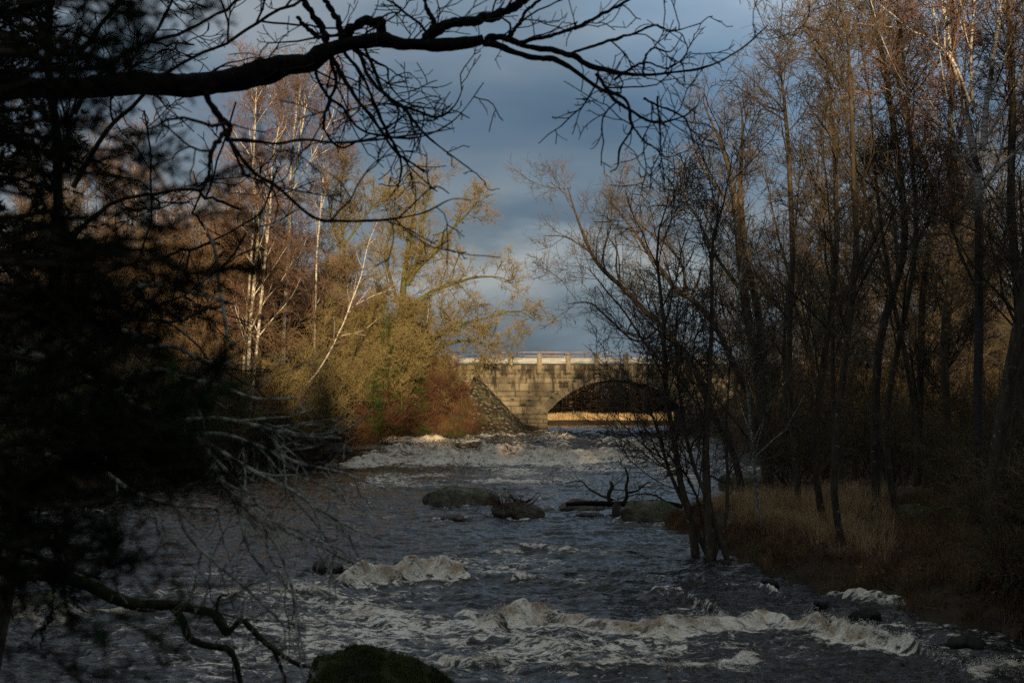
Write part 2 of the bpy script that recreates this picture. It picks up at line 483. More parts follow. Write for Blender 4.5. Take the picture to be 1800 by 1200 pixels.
def ground_h(X, Y):
    X, Y = np.asarray(X, float), np.asarray(Y, float)
    n = (fbm(X * .35, Y * .35, 3, 4) - .5)
    d = np.maximum(xl(Y) - X, X - xr(Y)) + n * 1.6 * (Y < 98)
    d = np.where(Y > 156.5, 1.6, d)
    base = wlev(Y)
    far = sstep(0, 40, d)
    land = np.clip(d * .55, 0, .45) + np.clip(d - .8, 0, 60) * .045 + n * .5 * sstep(0, 3, d)
    # the near bank under the camera
    near = sstep(9.5, 3, Y) * sstep(0, 1.5, d)
    land = land + near * 1.25
    h = base + np.where(d > 0, land, np.clip(d * .7, -1.3, 0))
    # side channel behind the grassy point
    ch = seg_dist(X, Y, [(8.0, 48), (11, 45.5), (14, 42), (19, 39), (30, 38)])
    h = np.where(ch < 2.2, np.minimum(h, base - .3 + (np.clip(ch - .9, 0, 3)) * .7), h)
    # road embankment on both sides of the bridge
    dy = np.clip(np.abs(Y - 103.5) - 3.6, 0, 100)
    dx = np.where(X < 7, np.clip(X + 4.6, 0, 100), np.clip(18.0 - X, 0, 100))
    emb = 6.7 - 0.78 * np.hypot(dy, dx) + n * .3
    h = np.maximum(h, np.where(np.abs(X) < 400, emb, h))
    # the far ground stays flat
    # hill behind the camera
    hill = 14 * sstep(-30, -75, Y + n * 8) * (0.8 + .4 * fbm(X * .02, Y * .02, 9, 3))
    return h + hill

def grid_mesh(name, xs, ys, fz):
    X, Y = np.meshgrid(xs, ys)
    Z = fz(X, Y)
    V = np.stack([X, Y, Z], -1).reshape(-1, 3)
    nx, ny = len(xs), len(ys)
    i = (np.arange(ny - 1)[:, None] * nx + np.arange(nx - 1)[None, :]).ravel()
    F = np.stack([i, i + 1, i + nx + 1, i + nx], -1)
    return make_mesh(name, V, F, True)

def axis_grid(parts):
    a = []
    for lo, hi, st in parts: a.append(np.arange(lo, hi, st))
    a.append([parts[-1][1]])
    return np.concatenate(a)
gx = axis_grid([(-2500, -400, 300), (-400, -100, 25), (-100, -40, 3), (-40, 40, .4), (40, 100, 3), (100, 400, 25), (400, 2500, 300)])
gy = axis_grid([(-1200, -200, 200), (-200, -40, 8), (-40, 0, 2), (0, 60, .3), (60, 125, .45), (125, 200, 1.5), (200, 400, 20), (400, 4000, 400)])
g = put('ground', grid_mesh('ground', gx, gy, ground_h), M['ground'])
tag(g, 'brown leaf covered river banks and woodland floor', kind='structure')

# ------------------------------------------------------------------ river
def wpos(px, py):
    for Y in np.arange(12, 150, .1):
        p = at(px, py, Y)
        if p[2] < wlev(Y): return p[0], Y
    p = at(px, py, 150); return p[0], 150
def poly(pts):
    q = sorted(wpos(*p) for p in pts)
    q = np.array(q); return q[:, 0], q[:, 1]

RAPIDS = [  # pixel line of the crest, height, width upstream, downstream foam length, foam, brown
    ([(560, 822), (660, 812), (760, 806), (860, 806), (960, 806), (1060, 805), (1160, 802), (1230, 804)], .34, .8, 3.2, .92, .6),
    ([(640, 800), (760, 796), (900, 800), (1010, 798), (1100, 790), (1180, 788)], .38, .7, 1.3, .74, 1.0),
    ([(640, 777), (700, 776), (760, 776), (860, 780)], .20, .6, 1.2, .66, .5),
    ([(930, 774), (990, 770), (1060, 776), (1160, 776)], .15, .6, 1.2, .52, .3),
    ([(740, 762), (800, 764), (860, 768), (950, 766)], .12, .5, .9, .38, .3),
    ([(840, 1106), (900, 1098), (960, 1094), (1050, 1108), (1150, 1116), (1250, 1106), (1340, 1094), (1410, 1108), (1500, 1124), (1600, 1146), (1690, 1182)], .28, .30, 1.25, .90, .8),
    ([(900, 1128), (1000, 1150), (1100, 1160), (1240, 1150)], .08, .4, .9, .42, .3),
    ([(598, 1026), (650, 1020), (700, 1018), (760, 1006), (830, 1020)], .24, .32, 1.1, .86, .8),
    ([(225, 1052), (300, 1048), (400, 1046), (500, 1048), (600, 1044)], .14, .25, .9, .72, .3),
    ([(-60, 1090), (20, 1084), (100, 1092), (200, 1086), (260, 1080)], .18, .4, .8, .66, .8),
    ([(700, 1172), (780, 1164), (860, 1166), (920, 1176)], .14, .3, .6, .62, .3),
    ([(1700, 1192), (1750, 1182), (1820, 1186)], .22, .3, .6, .75, .7),
    ([(900, 1022), (960, 1018), (1030, 1026)], .10, .3, .5, .50, .3),
    ([(1150, 1052), (1200, 1056), (1260, 1086)], .20, .4, .3, .38, .1),
    ([(1270, 1032), (1330, 1030), (1380, 1050)], .10, .3, .4, .46, .1),
    ([(1450, 1056), (1520, 1062), (1600, 1070), (1700, 1100)], .16, .3, .5, .46, .3),
    ([(500, 952), (580, 950), (640, 952)], .06, .3, .6, .40, .5),
    ([(540, 1094), (640, 1086), (760, 1092), (860, 1084)], .10, .3, .9, .62, .4),
    ([(960, 1182), (1080, 1172), (1220, 1180), (1340, 1172)], .10, .3, .7, .60, .4),
    ([(430, 1150), (520, 1130), (600, 1140)], .08, .3, .6, .52, .2),
    ([(860, 975), (940, 968), (1040, 980), (1110, 974)], .09, .35, .6, .46, .4),
    ([(560, 905), (660, 912), (740, 905)], .08, .35, .8, .46, .3),
    ([(640, 860), (760, 846), (900, 850), (1080, 845)], .10, .5, 1.6, .52, .2),
    ([(1120, 1010), (1180, 1022), (1240, 1016)], .08, .3, .5, .46, .1),
    ([(60, 905), (120, 898), (200, 905)], .08, .3, .5, .40, .2),
]
RP = [(*poly(r[0]), *r[1:]) for r in RAPIDS]

COLLARS = [(820, 889, 50, 2.7, 1.8), (908, 912, 44.5, 1.75, 1.3), (793, 918, 43, .95, .8), (1018, 893, 48, 1.75, 1.2), (1145, 918, 43, 2.1, 1.6), (1190, 838, 72, 1.2, .8), (578, 1034, 30.5, .75, .6), (642, 1234, 16.2, 2.45, 1.7), (845, 782, 90, 1.9, 1.0), (655, 790, 88, 3.2, 1.4), (1178, 808, 80, 1.3, .8)]
def rapid(X, Y, xs, ys, amp, up, dn, fo, bn):
    x0, x1 = xs[0], xs[-1]
    edge = sstep(x0 - .3, x0 + (x1 - x0) * .12, X) * sstep(x1 + .3, x1 - (x1 - x0) * .12, X)
    yc = np.interp(X, xs, ys) + .9 * up * (fbm(X * 1.3, Y * 0 + 3.3, int(amp * 100), 3) - .5) * 2
    s = yc - Y                                   # + = downstream of the crest
    lump = .40 + 1.2 * fbm(X * .9, Y * 1.1, 61, 3)
    bump = np.exp(-(s / (up * .9)) ** 2) * lump
    fr = fbm(X * 2.3, Y * 2.6, 71, 4, .5) - .5
    bump = bump + .75 * np.exp(-((s - dn * .35) / (dn * .55)) ** 2) * fr
    spike = (fbm(X * 5.2, Y * 5.6, 81, 3, .5) - .5) * .42 * np.exp(-((s - .2) / (up * 1.2)) ** 2)
    f = np.where(s < 0, np.exp(-(s / (up * .6)) ** 2), np.exp(-(np.abs(s) / dn) ** 1.6))
    k = edge * fo * f * (.55 + .75 * fbm(X * 1.1, Y * 1.5, 91, 4) + .5 * fbm(X * .45, Y * .3, 93, 2))
    brk = .55 + .9 * sstep(.3, .65, fbm(X * .7 + amp * 50, Y * .2, 95, 2))
    return edge * amp * (bump + spike) * brk, k * (.7 + .4 * brk), bn * edge * np.exp(-((s - .1) / (up * 1.0)) ** 2)

def water_fields(X, Y):
    z = wlev(Y)
    act = np.interp(Y, [14, 28, 36, 50, 70, 80, 96, 104, 130], [1.2, 1.2, 1.1, 1.1, 1.2, 1.6, 1.6, 1.0, .3])
    wx = X + .6 * (fbm(X * .8, Y * .8, 21, 2) - .5); wy = Y + .8 * (fbm(X * .7, Y * .7, 22, 2) - .5)
    z = z + act * (.13 * (fbm(wx * .55, wy * 1.0, 31, 3) - .5) + .17 * (ridged(wx * .8, wy * 1.5, 41, 3) - .6)
                   + .06 * (ridged(X * 2.4 + .8 * wx, Y * 4.2 + wy, 51, 3) - .6))
    foam = np.zeros_like(X); brown = np.zeros_like(X)
    for xs, ys, amp, up, dn, fo, bn in RP:
        if X.shape[0] > 1:
            rows = np.where((Y[:, 0] > ys.min() - 4 * dn - 1) & (Y[:, 0] < ys.max() + 3 * up + 1))[0]
            if len(rows) == 0: continue
            sl = slice(rows[0], rows[-1] + 1)
        else: sl = slice(None)
        dz, k, bb = rapid(X[sl], Y[sl], xs, ys, amp, up, dn, fo, bn)
        z[sl] += dz; foam[sl] = np.maximum(foam[sl], k); brown[sl] = np.maximum(brown[sl], bb)
    for px_, py_, Yr, wx_, wy_ in COLLARS:
        xr_ = (px_ - 900) / 2500 * Yr
        m_ = (np.abs(X - xr_) < wx_ * 1.6) & (Y > Yr - 3.2) & (Y < Yr + 2)
        if not m_.any(): continue
        dx_, dy_ = (X[m_] - xr_) / (wx_ * .5), (Y[m_] - Yr) / (wy_ * .5)
        q_ = np.hypot(dx_, dy_) + .5 * (fbm(X[m_] * 3, Y[m_] * 3, 7, 3) - .5)
        k_ = .62 * np.exp(-((q_ - 1.05) / .22) ** 2) + .40 * np.exp(-(dx_ / .9) ** 2) * np.exp(-((dy_ + 2.0) / 1.6) ** 2)
        foam[m_] = np.maximum(foam[m_], k_); z[m_] += .07 * np.exp(-((q_ - 1.1) / .3) ** 2) * (dy_ > 0)
    # old foam drifting in streaks
    drift = fbm(X * .35 + 9, Y * .22, 101, 4)
    amt = np.interp(Y, [15, 24, 30, 34, 45, 62, 74, 80, 95, 100, 125], [.42, .42, .38, .24, .18, .30, .42, .42, .34, .26, .05])
    foam = np.maximum(foam, amt * np.clip(1 + 4.2 * (drift - .5), .0, 1.9) * np.interp(X / np.maximum(Y, 1), [-.4, -.28, -.1, .1, .2], [.25, .45, 1, 1, .6]))  # drifting foam thinned toward the sides to darken the lower corners
    crest = sstep(.05, .13, z - wlev(Y))
    foam = np.clip(foam + .12 * crest, 0, 1)
    return z, foam, brown

def build_water():
    ys = [9.0]
    while ys[-1] < 112: ys.append(ys[-1] + max(.026, ys[-1] * .00135))
    while ys[-1] < 175: ys.append(ys[-1] + 1.0)
    ys = np.array(ys); u = np.linspace(-1, 1, 980)
    Wd = np.minimum(.40 * ys + 5, 45) + np.clip(ys - 112, 0, 100) * .4
    X = u[None, :] * Wd[:, None]; Y = np.repeat(ys[:, None], len(u), 1)
    z, foam, brown = water_fields(X, Y)
    V = np.stack([X, Y, z], -1).reshape(-1, 3)
    nx, ny = len(u), len(ys)
    i = (np.arange(ny - 1)[:, None] * nx + np.arange(nx - 1)[None, :]).ravel()
    F = np.stack([i, i + 1, i + nx + 1, i + nx], -1)
    me = make_mesh('river', V, F, True)
    for nme, d in (('foam', foam), ('brown', brown)):
        a = me.attributes.new(nme, 'FLOAT', 'POINT'); a.data.foreach_set('value', d.ravel().astype(np.float32))
    o = put('river_water', me, M['water']); tag(o, 'dark peaty river with white and tan rapids', kind='structure')
    # thrown spray along the crests
    g = Geo(); cs = []
    for xs, ys_, amp, up, dn, fo, bn in RP:
        if fo < .6: continue
        n = int((xs[-1] - xs[0]) * (1500 if ys_[0] < 45 else 260))
        x = rng.uniform(xs[0], xs[-1], n); y = np.interp(x, xs, ys_) + rng.normal(0, up * .6, n) - .1
        keep = fbm(x * 2.2, y * 0, 5, 3) > .47
        x, y = x[keep], y[keep]
        zz = water_fields(x[None], y[None])[0][0] + amp * .42 * rng.random(len(x)) ** 3 - .01
        s = rng.uniform(.003, .009, len(x)) * (1 if ys_[0] < 45 else 2.4)
        cs.append(np.stack([x, y, zz, s], -1))
    c = np.concatenate(cs)
    o6 = np.array([[1, 0, 0], [-1, 0, 0], [0, 1, 0], [0, -1, 0], [0, 0, 1], [0, 0, -1]], float)
    f8 = np.array([[0, 2, 4], [2, 1, 4], [1, 3, 4], [3, 0, 4], [2, 0, 5], [1, 2, 5], [3, 1, 5], [0, 3, 5]])
    V = c[:, None, :3] + o6[None] * c[:, 3][:, None, None] * rng.uniform(.6, 1.6, (len(c), 6, 1))
    g.add(V.reshape(-1, 3), (f8[None] + (np.arange(len(c)) * 6)[:, None, None]).reshape(-1, 3))
    tag(put('water_spray', g.mesh('spray', True), M['spray']), 'drops of white spray thrown up along the rapids', kind='stuff')
build_water()

# ------------------------------------------------------------------ rocks
_ico = {}
def ico(sub):
    if sub in _ico: return _ico[sub]
    import bmesh
    bm = bmesh.new(); bmesh.ops.create_icosphere(bm, subdivisions=sub, radius=1)
    V = np.array([v.co[:] for v in bm.verts]); F = np.array([[v.index for v in f.verts] for f in bm.faces]); bm.free()
    _ico[sub] = (V, F); return V, F
def rock(name, px, py, Y, wx, wy, h, mat, label, cat='rock', sub=5, seed=1, rz=0., flat=.7, group=None, cuts=9, lump=.16):
    """rock whose waterline centre is seen at (px, py), on a point Y metres ahead"""
    p = at(px, py, Y); x, y = p[0], Y
    z = float(max(wlev(Y), ground_h(x, Y) - .1)) if True else 0
    V, F = ico(sub); V = V.copy()
    n1 = fbm(V[:, 0] * 1.3 + V[:, 2] * .9 + seed * 7, V[:, 1] * 1.3 - V[:, 2] * .7, seed, 3) - .5
    n2 = ridged(V[:, 0] * 3 + V[:, 2] * 2 + seed, V[:, 1] * 3 + V[:, 2] * 2.2, seed + 5, 4) - .6
    V *= (1 + .55 * n1 + lump * n2)[:, None]
    rr_ = np.random.default_rng(seed)
    for _ in range(cuts):
        nn = rr_.normal(0, 1, 3); nn /= np.linalg.norm(nn); dd = rr_.uniform(.55, .85)
        ov = np.clip(V @ nn - dd, 0, None); V -= .85 * ov[:, None] * nn
    V *= (1 + .05 * (ridged(V[:, 0] * 7 + V[:, 2] * 5, V[:, 1] * 7 - V[:, 2] * 5, seed + 9, 3) - .6))[:, None]
    V[:, 2] = np.sign(V[:, 2]) * np.abs(V[:, 2]) ** flat
    V = V * np.array([wx / 2, wy / 2, h])
    c, s = math.cos(rz), math.sin(rz)
    V = V @ np.array([[c, s, 0], [-s, c, 0], [0, 0, 1]])
    o = put(name, make_mesh(name, V, F, True), mat, None, (x, y, z - .12 * h))
    return tag(o, label, cat, group)

rock('boulder', 820, 889, 50, 2.7, 1.8, .92, M['rock'], 'largest mossy granite boulder in mid river, flat topped', seed=3)
rock('boulder', 908, 912, 44.5, 1.75, 1.3, .55, M['rock_bare'], 'brown boulder in mid river overgrown with a small reddish bush', seed=8)
rock('boulder', 793, 918, 43, .95, .8, .30, M['rock_bare'], 'small low dark rock in the river just below the largest boulder', seed=4)
rock('boulder', 1018, 893, 48, 1.75, 1.2, .52, M['rock_bare'], 'dark rounded boulder at the left end of the fallen log', seed=6)
rock('boulder', 1145, 918, 43, 2.1, 1.6, .72, M['rock'], 'broad lichen covered boulder under the fallen log, beside the grassy point', seed=12)
rock('boulder', 1040, 912, 45, 1.0, .8, .16, M['rock_bare'], 'low wet slab just breaking the surface below the fallen log', seed=14)
rock('boulder', 1302, 862, 60, 2.6, 2.0, .95, M['rock'], 'dark boulder behind the bank trees at the edge of the far rapids', seed=16)
rock('boulder', 578, 1034, 30.5, .75, .6, .26, M['rock_bare'], 'small black rock at the end of the near ledge where foam starts', seed=18)
rock('boulder', 845, 782, 90, 1.9, 1.0, .50, M['rock_bare'], 'rusty brown rock splitting the upper far rapid', seed=20)
rock('boulder', 655, 790, 88, 3.2, 1.4, .45, M['rock_bare'], 'long dark rock shelf at the left side of the far rapids', seed=22)
rock('boulder', 590, 800, 86, 2.4, 1.6, .6, M['rock_bare'], 'dark rock at the left bank foot beside the far rapids', seed=23)
rock('boulder', 1190, 838, 72, 1.2, .8, .35, M['rock_bare'], 'small dark rock in white water behind the two bank trunks', seed=25)
rock('boulder', 1178, 808, 80, 1.3, .8, .4, M['rock_bare'], 'wet rock breaking the far rapid near the right pier', seed=27)
rock('boulder', 60, 1062, 25, 1.6, 1.2, .42, M['rock'], 'dark mossy rock under the conifer at the left edge', seed=33)
rock('boulder', 642, 1234, 16.2, 2.45, 1.7, .98, M['rock_moss'], 'round boulder covered in bright green moss at the water nearest the camera', sub=6, seed=52, cuts=5, lump=.30)
for i, (px, py, Y, s) in enumerate([(1275, 985, 31, .5), (1352, 1012, 28.6, .45), (1440, 1040, 26, .35), (1520, 1062, 24.5, .6), (1700, 1112, 21.5, .7)]):
    lab = ['dark wet bank stone at the foot of the twin trunks', 'dark bank stone below the dry grass, second along the point', 'smallest dark bank stone below the tallest grass clump', 'broad dark bank stone where the grass turns rusty',
           'black bank stone nearest the right corner'][i]
    rock('bank_stone', px, py, Y, s, s * .8, s * .35, M['rock_dark'], lab, 'stone', 5, 50 + i, group='stones along the grassy bank')

# ------------------------------------------------------------------ bridge
def build_bridge():
    root = thing('stone_bridge', (0, 0, 0), 'old granite arch road bridge across the river with guard rail', 'bridge')
    YF, YB = 100.0, 107.0
    X0, X1, ZT = -4.2, 19.5, 6.98
    cx, zs, half, rise = 7.35, 3.62, 4.85, 2.30
    Rr = (half ** 2 + rise ** 2) / (2 * rise); cz = zs + rise - Rr
    def facade(name, yf, sgn):
        xs = np.arange(X0, X1, .045); zs_ = np.arange(1.2, ZT, .045)
        X, Z = np.meshgrid(xs, zs_)
        zz_ = Z + .10 * np.sin(Z * 4.1) + .015 * (fbm(X * .6, Z * .1, 44, 2) - .5)
        row = np.floor((zz_ - 1.2) / .40); rz = (zz_ - 1.2) / .40 - row
        wob = (hash2(row, row * 0, 7) * 3.1)
        # irregular block lengths: jittered boundaries
        bl = 1.12; u = (X + wob) / bl
        k = np.floor(u); f = u - k
        j0 = .62 * (hash2(k, row, 3) - .5); j1 = .62 * (hash2(k + 1, row, 3) - .5)
        k2 = np.where(f < j0, k - 1, np.where(f > 1 + j1, k + 1, k))
        e = np.minimum(np.abs(f - j0), np.abs(f - 1 - j1)) * bl
        joint = np.minimum(e, np.minimum(rz, 1 - rz) * .40)
        tone = hash2(k2, row, 11) * .6 + .4 * fbm(X * .5, Z * .5, 4, 2)
        dep = (hash2(k2, row, 5) - .5) * .09
        # ring of arch stones
        r = np.hypot(X - cx, Z - cz); ang = np.arctan2(X - cx, Z - cz)
        ring = (r < Rr + .55) & (Z > zs - .1) & (r > Rr - .1)
        ka = np.floor(ang * Rr / .38); fa = ang * Rr / .38 - ka
        jr = np.minimum(np.minimum(fa, 1 - fa) * .38, np.abs(Rr + .55 - r))
        joint = np.where(ring, jr, joint); tone = np.where(ring, hash2(ka, ka * 0, 9) * .5 + .2, tone); dep = np.where(ring, .035, dep)
        # smooth top course (deck edge)
        top = Z > ZT - .36
        jt = np.minimum(np.abs(Z - (ZT - .36)), np.abs(((X / 2.02) % 1) - .5) * 2.02)
        joint = np.where(top, jt, joint); tone = np.where(top, .45 + .25 * fbm(X * .8, Z * 3, 6, 2), tone); dep = np.where(top, .07, dep)
        J = 1 - sstep(.012, .05, joint); J = J * np.clip(.1 + 1.7 * (fbm(X * .9, Z * 1.5, 14, 4) - .2), .15, 1)
        # some lost mortar and missing corners
        hole = sstep(.70, .76, fbm(X * 1.5, Z * 2.6, 17, 3)); J = np.clip(J + hole * .8, 0, 1)
        y = yf - sgn * (dep - J * .06 + .03 * (fbm(X * 4, Z * 4, 2, 3) - .5))
        V = np.stack([X, y, Z], -1).reshape(-1, 3)
        nx, ny = len(xs), len(zs_)
        i = (np.arange(ny - 1)[:, None] * nx + np.arange(nx - 1)[None, :])
        xc, zc = X[:-1, :-1] + .0225, Z[:-1, :-1] + .0225
        inside = ((np.hypot(xc - cx, zc - cz) < Rr) & (zc > zs)) | ((np.abs(xc - cx) < half) & (zc <= zs))
        i = i[~inside]
        F = np.stack([i, i + 1, i + nx + 1, i + nx], -1)
        if sgn < 0: F = F[:, ::-1]
        me = make_mesh(name, V, F, True)
        for nm, d in (('tone', tone), ('joint', J)):
            a = me.attributes.new(nm, 'FLOAT', 'POINT'); a.data.foreach_set('value', d.ravel().astype(np.float32))
        return me
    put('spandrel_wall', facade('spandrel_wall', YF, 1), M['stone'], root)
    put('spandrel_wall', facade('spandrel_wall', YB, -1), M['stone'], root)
    # vault and pier faces
    g = Geo()
    a0 = math.asin(half / Rr); th = np.linspace(-a0, a0, 60)
    px = np.concatenate([[cx - half, cx - half], cx + Rr * np.sin(th), [cx + half, cx + half]])
    pz = np.concatenate([[1.0, zs - .01], cz + Rr * np.cos(th), [zs - .01, 1.0]])
    ysn = np.arange(YF - .04, YB + .05, .35)
    A, B = np.meshgrid(np.arange(len(px)), ysn)
    V = np.stack([px[A], B, pz[A] + 0 * B], -1).reshape(-1, 3)
    V[:, :] += rng.normal(0, .012, V.shape)
    nx = len(px); i = (np.arange(len(ysn) - 1)[:, None] * nx + np.arange(nx - 1)[None, :]).ravel()
    g.add(V, np.stack([i, i + nx, i + nx + 1, i + 1], -1))
    vm = g.mesh('vault', False)
    for nm, val in (('tone', .3), ('joint', .25)):
        a = vm.attributes.new(nm, 'FLOAT', 'POINT'); a.data.foreach_set('value', np.clip(rng.normal(val, .12, len(vm.vertices)), 0, 1).astype(np.float32))
    put('vault', vm, M['stone'], root)
    g = Geo(); add_box(g, ((X0 + X1) / 2, 103.5, ZT + .02), (X1 - X0 + 30, 6.86, .16)); put('road_deck', g.mesh('road_deck'), M['asphalt'], root)
    # parapet posts
    xp = [(847.3 - 900 + 50.5 * k) / 25.0 for k in range(-1, 9)]
    for yy in (YF - .02, YB + .02):
        for x in xp:
            g = Geo(); add_box(g, (x, yy, 7.02), (.32, .30, 1.28), 0, .006); add_box(g, (x, yy, 7.70), (.38, .36, .07), 0, .004)
            put('parapet_post', g.mesh('parapet_post'), M['concrete'], root)
    # w-beam guard rail
    for yy, sg in ((YF + .16, 1), (YB - .16, -1)):
        prof = np.array([[0, 0], [-.05, .03], [-.05, .09], [.0, .13], [.0, .17], [-.05, .21], [-.05, .28], [0, .31]]) * sg
        prof[:, 1] = np.abs(prof[:, 1])
        xs = np.arange(X0 - 14, X1 + 14, 2.0)
        g = Geo()
        A = np.array([[[x, yy + p[0], 7.16 + p[1] + .012 * math.sin(x * 1.7)] for p in prof] for x in xs])
        n, k, _ = A.shape
        i = (np.arange(n - 1)[:, None] * k + np.arange(k - 1)[None, :]).ravel()
        g.add(A.reshape(-1, 3), np.stack([i, i + 1, i + k + 1, i + k], -1))
        put('guard_rail', g.mesh('guard_rail'), M['steel'], root)
        g = Geo()
        for zz in (7.86, ):
            P = np.array([[[x, yy, zz + .01 * math.sin(x)] for x in np.linspace(X0 - 10, X1 + 10, 30)]])
            tubes(g, P, np.full(P.shape[:2], .028), 6)
        hr = put('hand_rail', g.mesh('hand_rail', True), M['rust_rail'], root)
        for x in xp:
            g = Geo(); P = np.array([[[x, yy, 7.6], [x, yy, 7.88]]]); tubes(g, P, np.full((1, 2), .025), 6)
            put('rail_stanchion', g.mesh('rail_stanchion'), M['rust_rail'], hr)
    # sloping rubble wing wall (quarter cone)
    for nm, axx, side in (('wing_wall', -2.6, 1), ('wing_wall', 17.6, -1)):
        rr = np.linspace(0, 1, 50); tt = np.linspace(0, math.pi / 2 + .5, 60)
        A, B = np.meshgrid(rr, tt)
        rad = A * 4.15
        X = axx + side * rad * np.cos(B) * (1 if side > 0 else 1.0); Y = YF - .02 - rad * np.sin(B) * 1.35
        Z = 6.35 - A * 4.35 + .10 * (ridged(X * 2.6, Y * 2.6 + A * 7, 5, 3) - .6)
        V = np.stack([X, Y, Z], -1).reshape(-1, 3); nx = 50
        i = (np.arange(59)[:, None] * nx + np.arange(49)[None, :]).ravel()
        F = np.stack([i, i + 1, i + nx + 1, i + nx], -1)
        if side > 0: F = F[:, ::-1]
        put(nm, make_mesh(nm, V, F, True), M['rubble'], root)
M['rust_rail'] = (lambda m: m.done(m.ramp(m.noise(3, 4), [(.3, (.30, .19, .15)), (.7, (.42, .33, .28))]), .6))(MT('faded_red_paint'))
build_bridge()

# ------------------------------------------------------------------ tree makers
def gpos(X, Y): return float(ground_h(np.array([X]), np.array([Y]))[0])

ALD = [dict(n=24, t0=.25, ang=42, asd=10, L=3.9, tl=.72, K=7, wob=.13, trop=.10, rr=.5, rl=.014, rmin=.010),
       dict(dens=4.2, t0=.15, ang=48, L=1.3, tl=.5, K=5, wob=.16, trop=.07, rr=.5, rl=.012, rmin=.0065),
       dict(dens=5.0, t0=.1, ang=45, L=.60, tl=.4, K=3, wob=.18, trop=.05, rmin=.0055),
       dict(dens=4.5, t0=.1, ang=45, L=.30, tl=.3, K=2, wob=.2, rmin=.005)]
BIR = [dict(n=20, t0=.22, ang=34, asd=8, L=5.4, tl=.72, K=8, wob=.07, trop=.05, rr=.45, rl=.012, rmin=.010),
       dict(dens=3.4, t0=.2, ang=38, L=1.7, tl=.4, K=5, wob=.10, trop=.0, rr=.5, rl=.008, rmin=.0065),
       dict(dens=5.0, t0=.1, ang=35, L=.85, tl=.3, K=4, wob=.12, trop=-.12, rmin=.005),
       dict(dens=4, t0=.1, ang=30, L=.40, tl=.3, K=3, wob=.12, trop=-.2, rmin=.0045)]
def fat(lv, k, d=1.0):
    out = []
    for q in lv:
        q = dict(q); q['rmin'] = q.get('rmin', .004) * k
        if 'dens' in q: q['dens'] *= d
        out.append(q)
    return out
OAK = [dict(n=11, t0=.3, ang=52, asd=14, L=8.5, tl=.45, K=10, wob=.20, trop=.05, rr=.62, rl=.024, rmin=.015),
       dict(dens=1.25, t0=.2, ang=50, asd=16, L=3.4, tl=.45, K=7, wob=.24, trop=.05, rr=.55, rl=.018, rmin=.010),
       dict(dens=2.9, t0=.15, ang=48, asd=16, L=1.25, tl=.4, K=5, wob=.26, trop=.03, rr=.5, rmin=.007),
       dict(dens=5.5, t0=.1, ang=46, asd=16, L=.50, tl=.3, K=3, wob=.3, trop=.02, rmin=.0055)]

def grow_tree(trunks, levels, tw_from=1, S=(8, 5, 3, 3, 3), bump=.03):
    """trunks: (P,R). returns Geo for trunk (with limbs) and crown"""
    gt, gc = Geo(), Geo()
    P, R = trunks
    tubes(gt, P, R, S[0], bump)
    for i, lv in enumerate(levels):
        P, R = spawn(P, R, lv)
        tubes(gt if i < tw_from else gc, P, R, S[min(i + 1, 4)])
    return gt, gc

def proto(name, kind, H, r0, levels, bark_m, twig_m, tw_from=1, stems=1, lean=.05, wob=.05, seed=0, keep=None):
    global rng
    rng = np.random.default_rng(seed)
    Ps, Rs = [], []
    for s in range(stems):
        a = rng.uniform(0, 6.28); ln = lean + (.10 if stems > 1 else 0) * rng.random()
        P, R = wiggle((.25 * math.cos(a) * (stems > 1), .25 * math.sin(a) * (stems > 1), -.3), (ln * math.cos(a), ln * math.sin(a), 1), H * (1 if s == 0 else rng.uniform(.7, 1)), 14, wob, .05, r0 * (1 if s == 0 else .75), .012)
        R[:, 0] *= 1.35
        Ps.append(P); Rs.append(R)
    gt, gc = grow_tree((np.concatenate(Ps), np.concatenate(Rs)), levels, tw_from)
    return (gt.mesh(name + '_trunk', True), bark_m, gc.mesh(name + '_crown'), twig_m)

def place(pr, name, x, y, rz, sc, label, cat='tree', group=None, z=None, tilt=(0, 0)):
    me_t, bm_, me_c, tm_ = pr
    o = thing(name, (x, y, gpos(x, y) if z is None else z), label, cat, group)
    o.rotation_euler = (tilt[0], tilt[1], rz); o.scale = (sc, sc, sc) if not isinstance(sc, tuple) else sc
    put('trunk', me_t, bm_, o); put('crown', me_c, tm_, o)
    return o

def sc_levels(lv, k, d=1.0):
    out = []
    for q in lv:
        q = dict(q); q['L'] *= k
        if 'dens' in q: q['dens'] *= d / k ** .5
        out.append(q)
    return out

alders = [proto('alder', 'a', H, r, fat(ALD, 1.4, 1.0), M['alder'], M['alder_twig'], 1, st, .06, .045, sd) for H, r, st, sd in ((17, .15, 1, 101), (15, .12, 2, 102), (19, .17, 1, 103), (13, .10, 3, 104), (16, .13, 1, 105))]
birches = [proto('birch', 'b', H, r, fat(BIR, 1.7, 1.1), M['birch'], M['birch_twig'], 1, st, .04, .03, sd) for H, r, st, sd in ((20, .15, 1, 201), (18, .12, 2, 202), (21, .14, 1, 203))]
oaks = [proto('oak', 'o', H, r, OAK, M['oak'], M['oak_twig'], 2, 1, .10, .09, sd) for H, r, sd in ((13, .34, 301), (12, .30, 302))]
golds = [proto('gold', 'g', H, r, fat(ALD, 1.8, 1.15), M['oak'], M['oak_twig'], 1, st, .06, .05, sd) for H, r, st, sd in ((12, .10, 2, 401), (10, .09, 3, 402))]
rusts = [proto('rust', 'r', H, r, fat(BIR, 1.7, 1.1), M['alder'], M['rust_twig'], 1, st, .05, .04, sd) for H, r, st, sd in ((15, .10, 1, 501), (14, .09, 2, 502))]
